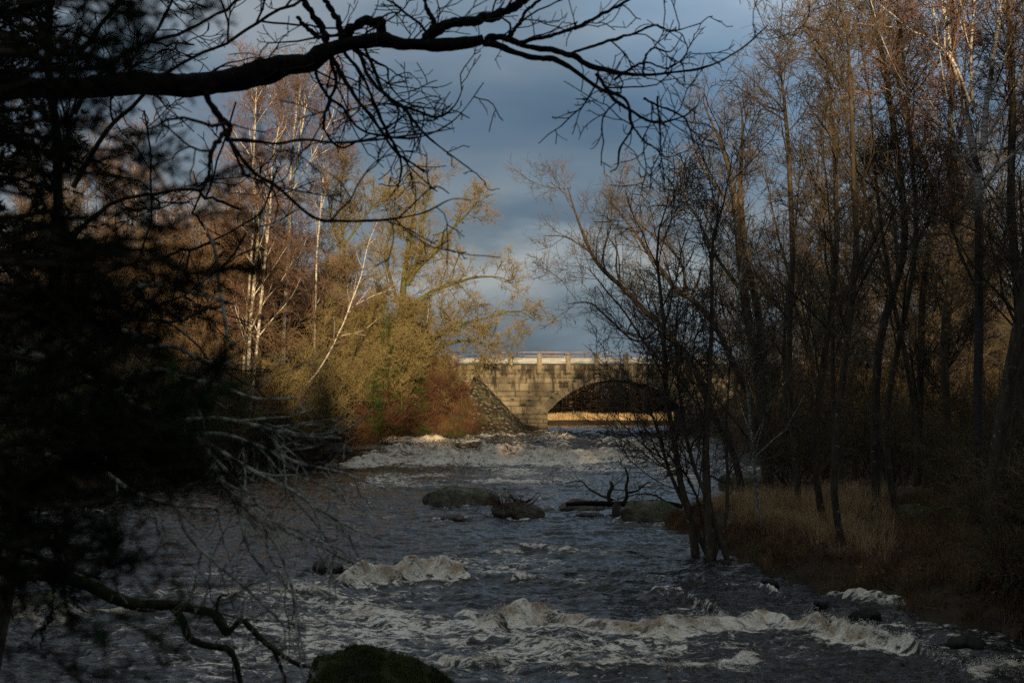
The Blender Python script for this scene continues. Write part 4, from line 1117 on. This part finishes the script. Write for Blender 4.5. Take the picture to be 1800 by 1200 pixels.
# ------------------------------------------------------------------ grass, reeds, leaves
def blades_obj(name, x, y, z, h, wd, mat, label, seed=1, lean=.35, K=4):
    r = np.random.default_rng(seed); n = len(x)
    a = r.uniform(0, 6.28, n); ln = np.abs(r.normal(0, lean, n)); q = np.linspace(0, 1, K)
    bx = np.cos(a) * ln; by = np.sin(a) * ln
    P = np.zeros((n, K, 3))
    P[:, :, 0] = x[:, None] + (bx * h)[:, None] * q ** 1.8; P[:, :, 1] = y[:, None] + (by * h)[:, None] * q ** 1.8
    P[:, :, 2] = z[:, None] + h[:, None] * (q - .25 * (ln ** 1.0)[:, None] * q ** 2)
    f = r.uniform(0, 3.14, n); side = np.stack([np.cos(f), np.sin(f), 0 * f], -1)[:, None, :] * (wd * (1 - .85 * q ** 1.5))[None, :, None] * .5
    V = np.stack([P - side, P + side], 2).reshape(-1, 3)
    b = (np.arange(n) * K * 2)[:, None] + (np.arange(K - 1) * 2)[None, :]
    F = np.stack([b, b + 1, b + 3, b + 2], -1).reshape(-1, 4)
    g = Geo(); g.add(V, F)
    return tag(put(name, g.mesh(name), mat), label, kind='stuff')
def grass_field():
    r = np.random.default_rng(3)
    n = 260000; x = r.uniform(4.2, 16, n); y = r.uniform(20, 46.5, n)
    ch = seg_dist(x, y, [(8.0, 48), (11, 45.5), (14, 42), (19, 39), (30, 38)])
    gz = ground_h(x, y); cl = fbm(x * 1.2, y * 1.2, 33, 3)
    ok = (gz > wlev(y) + .04) & (ch > 2.4) & (cl > .40) & (x < .36 * y + 1) & (y < 44)
    x, y, gz, cl = x[ok], y[ok], gz[ok], cl[ok]
    # blades gather in tussocks
    tc = r.integers(0, len(x), 1500); ti = r.integers(0, 1500, len(x)); gat = r.random(len(x)) < .75
    x = np.where(gat, x[tc[ti]] + r.normal(0, .10, len(x)), x); y = np.where(gat, y[tc[ti]] + r.normal(0, .10, len(x)), y); gz = ground_h(x, y); cl = np.where(gat, .35 + .5 * hash2(ti, ti * 0, 5), cl * .6)
    rust = (x - xr(y) < .8 + 1.6 * (cl - .4)) | (x > .245 * y + 2.5 * (cl - .5))
    h = r.uniform(.30, .80, len(x)) * (.35 + 1.2 * cl) * .82
    m = ~rust & (r.random(len(x)) < .8)
    blades_obj('dry_grass', x[m], y[m], gz[m] - .03, h[m], .009, M['grass'], 'tall straw coloured dry grass on the right bank point', 4, .55)
    m = rust & (r.random(len(x)) < .75)
    blades_obj('rusty_grass', x[m], y[m], gz[m] - .03, h[m] * .6, .010, M['rust_grass'], 'short rust brown grass and bracken along the water edge', 5, .7)
    n = 60000; x = r.uniform(-14, 0, n); y = r.uniform(80, 99, n); gz = ground_h(x, y)
    ok = (gz > wlev(y) + .05) & (x > xl(y) - 3.5) & (fbm(x * .9, y * .9, 35, 3) > .42)
    x, y, gz = x[ok], y[ok], gz[ok]
    blades_obj('bank_grass', x, y, gz - .03, r.uniform(.3, .75, len(x)), 0.018, M['bank_grass'], 'orange brown bracken and grass at the foot of the left bank', 6, .7)
    n = 26000; x = r.uniform(-6, 32, n); y = 158.3 + np.abs(r.normal(0, 2.2, n)); 
    blades_obj('reeds', x, y, np.full(n, 2.3), r.uniform(.9, 1.6, n) * (.68 + .4 * fbm(x * .6, y, 3, 2)), .035, M['reeds'], 'golden reed bed lit by the sun beyond the arch', 7, .14)
    # leaves
    n = 26000; x = r.uniform(4, 30, n); y = r.uniform(24, 95, n); gz = ground_h(x, y); ok = gz > wlev(y) + .05
    x2 = r.uniform(-30, -3, n); y2 = r.uniform(50, 99, n); gz2 = ground_h(x2, y2); ok2 = gz2 > wlev(y2) + .05
    x, y, z = np.concatenate([x[ok], x2[ok2]]), np.concatenate([y[ok], y2[ok2]]), np.concatenate([gz[ok], gz2[ok2]]) + .03
    n = len(x); c = np.stack([x, y, z + r.random(n) * .06], -1)
    A = r.normal(0, 1, (n, 3)); A[:, 2] *= .5; A /= np.linalg.norm(A, axis=1, keepdims=True); B = np.cross(A, r.normal(0, 1, (n, 3))); B /= np.linalg.norm(B, axis=1, keepdims=True)
    s = r.uniform(.03, .07, (n, 1)); V = np.stack([c - A * s, c + B * s * .6, c + A * s, c - B * s * .6], 1).reshape(-1, 3)
    g = Geo(); g.add(V, np.arange(n * 4).reshape(-1, 4)); tag(put('fallen_leaves', g.mesh('fallen_leaves'), M['leaves']), 'fallen brown leaves scattered on both banks', kind='stuff')
grass_field()
def moss_tufts():
    r = np.random.default_rng(9)
    o = [q for q in C.objects if q.get('label', '').startswith('round boulder covered')][0]
    me = o.data; co = np.empty(len(me.vertices) * 3, np.float32); me.vertices.foreach_get('co', co); co = co.reshape(-1, 3)
    no = np.empty(len(me.vertices) * 3, np.float32); me.vertices.foreach_get('normal', no); no = no.reshape(-1, 3)
    ok = np.where((no[:, 2] > .15) & (fbm(co[:, 0] * 3, co[:, 1] * 3, 4, 3) > .38))[0]
    i = r.choice(ok, 70000); c = co[i] + r.normal(0, .02, (len(i), 3)) * (1 - np.abs(no[i]))
    K = 2; d = no[i] + r.normal(0, .7, (len(i), 3)); d[:, 2] -= .1; d /= np.linalg.norm(d, axis=1, keepdims=True)
    l = r.uniform(.015, .05, (len(i), 1)); s = np.cross(d, r.normal(0, 1, (len(i), 3))); s /= np.linalg.norm(s, axis=1, keepdims=True)
    V = np.stack([c - s * .003, c + s * .003, c + d * l], 1).reshape(-1, 3)
    g = Geo(); g.add(V, np.arange(len(V)).reshape(-1, 3)); put('moss', g.mesh('moss'), M['moss'], o)
moss_tufts()

# ------------------------------------------------------------------ fallen log with debris at mid river
def debris():
    global rng
    rng = np.random.default_rng(31)
    Y = 45.5
    def T(pts): 
        q = np.array([[*at(a, b, Y + (c[1] if len(c) > 1 else 0)), c[0] * .66 / 2500 * Y] for a, b, *c in pts]); q = spline(q, 14); return q[None, :, :3], q[None, :, 3]
    base = at(1100, 890, Y)
    def part(nm, pts, mat, root, tw=None):
        g = Geo(); P, R = T(pts); tubes(g, P, R, 8, .10)
        o = put(nm, g.mesh(nm, True, base), mat, root)
        return P, R
    root = thing('fallen_log', tuple(base), 'fallen tree trunk with broken upright branches lying across the mid river rocks', 'log')
    B = []
    B.append(part('trunk', [(995, 886, 5), (1050, 884, 7), (1100, 886, 8), (1150, 882, 7), (1200, 890, 7)], M['near_bark'], root))
    B.append(part('broken_branch', [(1072, 884, 6), (1070, 868, 5), (1076, 856, 5.5), (1073, 846, 3.5)], M['mossy_bark'], root))
    B.append(part('broken_branch', [(1095, 886, 5), (1102, 872, 4.5), (1100, 855, 3.5), (1104, 840, 3), (1098, 820, 2)], M['mossy_bark'], root))
    B.append(part('broken_branch', [(1102, 866, 3), (1120, 862, 2.8), (1132, 852, 2.2), (1142, 846, 1.4)], M['mossy_bark'], root))
    B.append(part('broken_branch', [(1078, 878, 3), (1055, 870, 2.4), (1035, 858, 2), (1020, 845, 1.5), (990, 850, .9)], M['mossy_bark'], root))
    B.append(part('broken_branch', [(1180, 888, 3), (1150, 870, 2.4), (1120, 868, 1.8), (1085, 878, 1.2)], M['mossy_bark'], root))
    P = np.concatenate([b[0] for b in B]); R = np.concatenate([b[1] for b in B])
    g = Geo()
    P1, R1 = spawn(P, R, dict(dens=2.6, t0=.1, ang=50, asd=20, L=.9, K=6, wob=.22, trop=.02, rmin=.005)); tubes(g, P1, R1, 4)
    P2, R2 = spawn(P1, R1, dict(dens=6, t0=.1, ang=45, L=.35, K=4, wob=.25, rmin=.004)); tubes(g, P2, R2, 3)
    put('twigs', g.mesh('twigs', False, base), M['alder_twig'], root)
    # mossy stump
    c = at(1080, 912, 44.2)
    g = Geo(); P, R = wiggle((0, 0, -.4), (.05, 0, 1), .95, 7, .05, 0, .17, .11); R = R * np.array([[1.5, 1.15, 1, .95, 1, .9, .6]]); tubes(g, P, R, 12, .12)
    tag(put('mossy_stump', g.mesh('mossy_stump', True), M['rock_moss'], None, (c[0], c[1], float(wlev(44.2)))), 'short stump covered in bright green moss in front of the fallen log', 'stump')
    # small drift wood on the boulder
    c = at(925, 882, 44.6)
    root = thing('driftwood', (c[0], c[1], c[2]), 'dark driftwood caught on top of the brown mid river boulder', 'driftwood')
    g = Geo(); Ps, Rs = [], []
    for k in range(7):
        a = R_.uniform(-.4, .4); s = R_.choice((-1, 1))
        P, R = wiggle((R_.uniform(-.3, .3), R_.uniform(-.1, .1), R_.uniform(-.1, .05)), (s, a, R_.uniform(0, .6)), R_.uniform(.4, .8), 6, .16, .02, .03, .008); Ps.append(P); Rs.append(R)
    tubes(g, np.concatenate(Ps), np.concatenate(Rs), 5, .1); put('branch', g.mesh('branch'), M['near_bark'], root)
debris()

# ------------------------------------------------------------------ near trees framing the view
def px_batch(paths, Y, K=26, r=None):
    Ps, Rs = [], []
    for p in paths:
        p = [(*t, 0) if len(t) == 3 else t for t in p]
        q = spline(np.array([[*at(a, b, Y + d), c / 2500 * (Y + d)] for a, b, c, d in p]), K)
        Ps.append(q[:, :3]); Rs.append(np.maximum(q[:, 3], .0025))
    return np.array(Ps), np.array(Rs)

def near_oak():
    global rng
    rng = np.random.default_rng(41)
    Y = 10.0; base = np.array([-4.3, 9.2, 0.0]); base[2] = gpos(-4.3, 9.2)
    root = thing('oak_tree', tuple(base), 'near bare oak whose black limb arches across the top of the view', 'tree')
    tp = spline(np.array([[-4.4, 9.2, base[2] - .3, .42], [-4.35, 9.2, 2, .34], [-4.3, 9.3, 4.2, .30], [-4.5, 9.3, 6, .26], [-4.6, 9.3, 8, .22], [-4.4, 9.2, 10.5, .15]]), 20)
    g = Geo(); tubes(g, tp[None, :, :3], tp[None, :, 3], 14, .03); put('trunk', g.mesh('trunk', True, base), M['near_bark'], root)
    main = [[(-300, 190, 30, -.6), (-150, 165, 26, -.4), (0, 155, 22, -.2), (150, 152, 20), (270, 145, 21), (370, 146, 22), (450, 130, 20), (530, 112, 19), (565, 96, 19), (600, 76, 15), (660, 72, 12), (720, 80, 11), (780, 76, 11), (850, 68, 8)],
            [(850, 68, 7), (880, 66, 6), (920, 80, 5.5), (960, 86, 5), (1010, 100, 5), (1060, 122, 4.2), (1120, 132, 3), (1180, 128, 2.4), (1240, 118, 2), (1300, 88, 1.6), (1350, 45, 1)],
            [(850, 72, 6), (890, 84, 6), (930, 98, 5), (975, 104, 5), (1020, 130, 4), (1060, 158, 3.6), (1100, 175, 3), (1108, 210, 2.6), (1112, 225, 2.3), (1090, 260, 1.8), (1086, 292, 1.5), (1072, 302, .8)],
            [(750, 68, 9), (790, 42, 9), (840, 36, 9), (880, 24, 8), (920, 0, 7), (960, -25, 6)],
            [(600, 72, 8), (620, 48, 8), (640, 38, 8), (665, 40, 9), (672, 60, 9), (690, 76, 6)],
            [(575, 70, 7), (560, 40, 6), (535, 5, 5), (520, -30, 4)], [(605, 66, 6), (590, 30, 5), (565, -10, 4)],
            [(745, 66, 4), (762, 40, 4), (750, 15, 3.6), (745, -20, 3)], [(560, 66, 4), (540, 50, 3.6), (522, 30, 3)]]
    drops = [[(578, 90, 4), (600, 130, 4), (625, 170, 3.4), (660, 215, 3), (690, 260, 2.6), (720, 285, 2), (748, 300, 1)],
             [(590, 84, 4), (628, 90, 3.6), (645, 130, 3.4), (670, 160, 3), (705, 185, 2.8), (725, 210, 2.6), (745, 235, 2), (790, 270, 1.4), (825, 296, .9)],
             [(565, 92, 3.4), (556, 130, 3), (578, 170, 2.6), (605, 190, 2.4), (630, 225, 2.2), (680, 240, 2), (740, 240, 1.6), (800, 210, 1.2), (850, 145, .8)],
             [(575, 90, 3.4), (590, 140, 3), (575, 190, 2.6), (570, 225, 2.2), (600, 260, 1.8), (650, 235, 1.4)],
             [(600, 84, 3.4), (640, 140, 3), (665, 200, 3), (690, 250, 2.6), (706, 290, 2), (700, 330, 1.2)],
             [(620, 84, 2.8), (660, 110, 2.6), (680, 120, 2), (685, 150, 1.6), (710, 180, 1)],
             [(640, 84, 2.6), (680, 170, 2.6), (720, 190, 2.4), (770, 205, 2), (800, 185, 1.4), (815, 150, .8)],
             [(1048, 128, 2.8), (1075, 170, 3), (1110, 195, 2.6), (1150, 215, 2.2), (1200, 205, 1.6), (1225, 185, .9)],
             [(1130, 172, 2.4), (1155, 185, 2), (1200, 205, 1.8), (1215, 235, 1.4), (1222, 255, .9)],
             [(1112, 222, 1.8), (1135, 250, 1.6), (1160, 270, 1.3), (1168, 320, .8)], [(1155, 170, 1.8), (1160, 230, 1.6), (1167, 275, 1.2), (1210, 265, .8)],
             [(1000, 96, 3), (1060, 75, 2.6), (1110, 60, 2.4), (1150, 45, 2), (1180, 55, 1.4), (1220, 45, .8)],
             [(905, 76, 4), (960, 65, 3.6), (1010, 50, 3.4), (1050, 30, 3), (1080, 15, 2.6), (1120, -10, 2)],
             [(890, 70, 4), (910, 45, 3.6), (925, 20, 3), (950, 0, 2.6)], [(1130, 130, 2.4), (1135, 100, 2), (1150, 85, 1.8), (1180, 90, 1.2), (1200, 60, .8)],
             [(1080, 140, 2.2), (1130, 110, 2), (1175, 120, 1.4), (1215, 90, .8)]]
    arch = [[(362, 160, 8, -2.5), (370, 185, 8, -2.5), (392, 208, 8, -2.5), (404, 222, 7, -2.5), (400, 244, 6, -2.5), (430, 246, 4, -2.5), (480, 252, 3.6, -2.5), (540, 246, 3.6, -2.4), (600, 250, 3.4, -2.2), (660, 246, 2.8, -2), (740, 235, 2, -1.8), (800, 225, 1, -1.8)],
            [(400, 228, 6, -2.5), (385, 245, 5.5, -2.6), (372, 270, 5, -2.7), (365, 310, 4.5, -2.8), (352, 340, 3, -2.8)],
            [(402, 244, 4, -2.5), (430, 285, 4, -2.5), (450, 305, 4, -2.4), (480, 322, 4, -2.4), (515, 352, 4, -2.4), (560, 385, 4, -2.4), (610, 388, 3.4, -2.3), (660, 388, 3, -2.2), (700, 383, 2.4, -2), (750, 372, 2, -2), (795, 350, 1.5, -2), (830, 352, .9, -2)],
            [(700, 384, 2, -2), (760, 330, 1.6, -2), (790, 340, 1.3, -2)]]
    for nm, b, yy in (('limb', main, Y), ('drooping_branch', drops, Y), ('limb', arch, Y)):
        P, R = px_batch(b, yy, 90)
        if b is arch: R = R * .76
        kk = np.arange(90)[None, :]; ii = np.arange(len(P))[:, None] * 37.
        R = R * (1 + .30 * (fbm(kk * .16 + ii, kk * 0. + ii, 3, 3) - .5) * 2 + .5 * np.clip(vnoise(kk * .3 + ii, ii + 0. * kk, 8) - .8, 0, 1))
        P = P + (np.stack([fbm(kk * .2 + ii, ii + c0 + 0. * kk, 5, 3) for c0 in (1., 2., 3.)], -1) - .5) * np.clip(R, 0, .03)[:, :, None] * 1.6
        g = Geo(); tubes(g, P, R, 14 if nm == 'limb' else 6, .05)
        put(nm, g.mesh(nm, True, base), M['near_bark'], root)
    Pm, Rm = px_batch(main + arch, Y); Pd, Rd = px_batch(drops, Y)
    g = Geo()
    A, Ra = spawn(Pm[:, :, :], Rm, dict(dens=2.6, t0=.0, ang=60, asd=22, L=.75, tl=.2, K=8, wob=.26, trop=.0, rr=.5, rl=.012, rmin=.0030)); tubes(g, A, Ra, 5)
    B, Rb = spawn(Pd, Rd, dict(dens=5.5, t0=.05, ang=48, asd=18, L=.5, tl=.3, K=7, wob=.24, trop=-.03, rr=.6, rl=.015, rmin=.0040)); tubes(g, B, Rb, 5)
    P1 = np.concatenate([A[:, :7], B]); R1 = np.concatenate([Ra[:, :7], Rb])
    P2, R2 = spawn(P1, R1, dict(dens=6.5, t0=.1, ang=46, asd=16, L=.24, tl=.2, K=5, wob=.26, trop=0, rmin=.0032)); tubes(g, P2, R2, 4)
    P3, R3 = spawn(P2, R2, dict(dens=9, t0=.1, ang=46, L=.085, tl=.2, K=3, wob=.2, rmin=.0026)); tubes(g, P3, R3, 3)
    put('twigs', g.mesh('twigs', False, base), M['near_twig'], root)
near_oak()

def left_branches():
    global rng
    rng = np.random.default_rng(43)
    # grey lichen covered branches low on the left
    base = np.array([-3.6, 7.4, 0.0]); base[2] = gpos(-3.6, 7.4)
    root = thing('lichen_tree', tuple(base), 'near small tree with pale grey lichened branches hanging over the water on the left', 'tree')
    tp = spline(np.array([[-3.6, 7.4, base[2] - .3, .12], [-3.4, 7.4, 2, .10], [-3.1, 7.2, 3.6, .08], [-2.9, 7.1, 5, .05], [-2.8, 7, 6.5, .02]]), 16)
    g = Geo(); tubes(g, tp[None, :, :3], tp[None, :, 3], 10, .05); put('trunk', g.mesh('trunk', True, base), M['lichen_bark'], root)
    br = [[(-200, 560, 12), (30, 616, 9), (90, 636, 8), (150, 662, 7), (200, 690, 6), (260, 705, 4)],
          [(-250, 480, 10), (0, 520, 8), (120, 560, 7), (180, 530, 5), (220, 507, 5), (280, 503, 4.4), (350, 518, 3.6), (400, 530, 2)],
          [(120, 560, 6), (230, 585, 6), (260, 608, 5.5), (310, 610, 5), (350, 632, 4), (400, 640, 3)],
          [(200, 690, 5), (270, 650, 5), (330, 665, 5), (390, 680, 4), (450, 700, 3), (520, 700, 2)],
          [(365, 410, 4), (378, 440, 4), (385, 500, 4), (395, 560, 4), (400, 600, 3)],
          [(80, 800, 8), (160, 815, 6), (215, 852, 5.5), (255, 872, 5.5), (310, 888, 5), (370, 892, 4), (430, 905, 3)],
          [(200, 690, 6), (300, 740, 6), (350, 770, 6), (372, 810, 6), (400, 860, 5), (420, 900, 4.5), (435, 960, 4), (470, 1010, 3)],
          [(350, 770, 5), (400, 800, 5), (450, 830, 4.5), (510, 860, 4), (570, 900, 3), (630, 935, 2)],
          [(372, 800, 5), (420, 850, 4.5), (450, 880, 4), (500, 930, 3.4), (560, 960, 2)],
          [(310, 760, 5), (400, 765, 4.6), (470, 790, 4), (530, 815, 3.4), (600, 830, 2.4), (680, 860, 1.4)],
          [(310, 888, 4), (330, 940, 4), (380, 990, 3.6), (440, 1040, 3), (500, 1100, 2)],
          [(420, 880, 4), (480, 950, 3.6), (510, 1020, 3), (525, 1080, 2)],
          [(300, 740, 5), (380, 735, 4.6), (450, 748, 4), (520, 765, 3), (600, 770, 2)]]
    P, R = px_batch(br, 7.2)
    g = Geo(); tubes(g, P, R * .8, 8, .08); put('branches', g.mesh('branches', True, base), M['lichen_bark'], root)
    g = Geo()
    A, Ra = spawn(P[5:], R[5:], dict(dens=9, t0=.25, ang=40, asd=16, L=.55, tl=.3, K=7, wob=.15, trop=-.03, rr=.6, rl=.009, rmin=.0032, lift=-.15)); A[:, :, 0] += 0; tubes(g, A, Ra, 4)
    A0, Ra0 = spawn(P[:5], R[:5], dict(dens=3, t0=.3, ang=45, asd=16, L=.4, tl=.3, K=7, wob=.18, trop=-.02, rr=.6, rl=.009, rmin=.0022)); tubes(g, A0, Ra0, 4)
    B, Rb = spawn(np.concatenate([A, A0]), np.concatenate([Ra, Ra0]), dict(dens=9, t0=.1, ang=40, L=.20, tl=.2, K=4, wob=.2, trop=-.02, rmin=.0024)); tubes(g, B, Rb, 3)
    put('twigs', g.mesh('twigs', False, base), M['lichen_bark'], root)
    # mossy crooked branch at the very bottom
    base = np.array([-3.9, 8.6, 0.0]); base[2] = gpos(-3.9, 8.6)
    root = thing('mossy_branch_tree', tuple(base), 'dark crooked mossy limb reaching over the water at the bottom left', 'tree')
    br = [[(-260, 960, 22), (-60, 985, 16), (80, 1008, 13), (150, 1025, 11), (200, 1050, 11), (250, 1064, 11), (300, 1062, 9), (350, 1072, 8), (375, 1078, 8), (395, 1108, 7), (402, 1112, 5), (425, 1090, 5), (455, 1118, 5), (480, 1140, 4.6), (520, 1165, 4), (560, 1175, 2)],
          [(300, 1064, 7), (318, 1085, 7), (330, 1115, 7), (345, 1128, 6.5), (375, 1136, 6), (400, 1140, 6), (415, 1165, 5.5), (425, 1215, 4)],
          [(480, 1140, 3.6), (500, 1190, 3), (505, 1230, 2)], [(380, 1078, 3), (385, 1050, 2.5), (400, 1045, 1.5)]]
    P, R = px_batch(br, 8.2, 40)
    g = Geo(); tubes(g, P, R, 10, .08); put('limb', g.mesh('limb', True, base), M['mossy_bark'], root)
    g = Geo()
    A, Ra = spawn(P, R, dict(dens=3, t0=.4, ang=50, asd=18, L=.5, tl=.2, K=7, wob=.22, trop=-.0, rr=.5, rl=.009, rmin=.002)); tubes(g, A, Ra, 4)
    B, Rb = spawn(A, Ra, dict(dens=8, t0=.1, ang=42, L=.16, tl=.2, K=4, wob=.2, rmin=.0018)); tubes(g, B, Rb, 3)
    put('twigs', g.mesh('twigs', False, base), M['mossy_bark'], root)
left_branches()

def near_conifer(cx=-3.05, cy=6.3, first=True, lab='dark dense conifer standing right beside the viewpoint on the left'):
    global rng
    rng = np.random.default_rng(45 if first else 46)
    base = np.array([cx, cy, 0.0]); base[2] = gpos(cx, cy)
    root = thing('near_conifer', tuple(base), lab, 'conifer')
    P, R = wiggle((cx, cy, base[2] - .3), (0, 0, 1), 9.5, 10, .01, .05, .14, .04)
    g = Geo(); tubes(g, P, R, 10, .04); put('trunk', g.mesh('trunk', True, base), M['conifer_bark'], root)
    Pb, Rb = spawn(P, R, dict(n=430, t0=.06, t1=.97, ang=84, asd=14, L=1.0, tl=.0, K=7, wob=.08, trop=-.03, rmin=.005))
    sel = (Pb[:, -1, 0] > cx - .45) & (Pb[:, 3, 2] > 2.75); Pb, Rb = Pb[sel], Rb[sel]
    # sprays nearer to the viewpoint, as they hang into view
    near = [[(-500, 330, 12), (-100, 345, 9), (60, 340, 7), (180, 352, 6), (260, 365, 5), (340, 345, 4), (420, 322, 2)],
            [(-500, 420, 12), (0, 430, 9), (120, 420, 7), (220, 430, 5), (330, 450, 2)],
            [(-500, 700, 12), (-50, 730, 9), (80, 735, 7), (200, 745, 6), (300, 720, 5), (400, 700, 2)],
            [(-500, 790, 12), (-50, 800, 9), (80, 800, 7), (180, 800, 5), (280, 780, 2)],
            [(-500, 30, 12), (-50, 40, 9), (80, 50, 7), (150, 45, 5), (235, 20, 2)],
            [(-500, -30, 12), (0, 0, 9), (120, 5, 7), (200, 10, 5), (330, -10, 2)],
            [(-500, 250, 12), (-50, 255, 9), (60, 262, 7), (150, 270, 5), (240, 290, 2)],
            [(-500, 560, 12), (-50, 560, 9), (60, 540, 7), (150, 560, 5), (215, 590, 2)],
            [(-500, 1080, 12), (-80, 1060, 6), (60, 1050, 4), (140, 1060, 3), (170, 1070, 1)],
            [(-500, 640, 12), (-50, 650, 9), (60, 650, 7), (150, 655, 5), (230, 640, 2)],
            [(-500, 150, 12), (-50, 170, 9), (60, 180, 7), (110, 190, 3)],
            [(-500, 480, 12), (-50, 480, 9), (80, 470, 7), (180, 480, 3)],
            [(-500, 850, 12), (-50, 850, 9), (80, 850, 7), (160, 840, 3)],
            [(-500, 900, 12), (-80, 900, 8), (20, 890, 6), (100, 905, 3)]]
    Pn, Rn = px_batch(near, 2.5, 14)
    Pn = np.concatenate([Pn + np.array([rng.normal(0, .02), rng.normal(0, .12), rng.normal(0, .03)]) + rng.normal(0, .012, Pn.shape).cumsum(1) for _ in range(4)]); Rn = np.concatenate([Rn] * 4)
    gb, gn = Geo(), Geo()
    conifer_sprays(Pb, Rb, gb, gn, dict(dens=11, t0=.1, ang=50, L=.36, tl=.4, K=3, wob=.1, trop=-.02, rmin=.002), nd=150, nl=.050, nw=.012)
    if first: conifer_sprays(Pn, Rn * .6, gb, gn, dict(dens=17, t0=.2, ang=46, L=.15, tl=.35, K=3, wob=.1, trop=-.03, rmin=.0012), .020, .0034, 330)
    if first:
        g2 = Geo(); Pg, Rg = px_batch([[(60, 735, 5), (150, 728, 5), (230, 722, 4), (310, 708, 3), (390, 690, 2)], [(90, 760, 5), (200, 752, 4), (300, 738, 3), (370, 722, 2)], [(180, 780, 4), (260, 770, 4), (330, 755, 2)], [(100, 1085, 4), (180, 1090, 3), (250, 1098, 2), (300, 1086, 1)]], 2.5, 12)
        Pg = np.concatenate([Pg + rng.normal(0, .010, Pg.shape).cumsum(1) for _ in range(3)]); Rg = np.concatenate([Rg] * 3)
        conifer_sprays(Pg, Rg * .5, gb, g2, dict(dens=18, t0=.1, ang=46, L=.13, tl=.35, K=3, wob=.1, trop=-.03, rmin=.0012), .020, .0032, 330)
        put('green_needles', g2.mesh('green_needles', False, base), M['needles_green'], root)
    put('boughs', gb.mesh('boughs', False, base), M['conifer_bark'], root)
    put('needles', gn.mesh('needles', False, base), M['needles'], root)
near_conifer()
near_conifer(-4.1, 8.4, False, 'second dark conifer just behind the nearest one at the left edge')
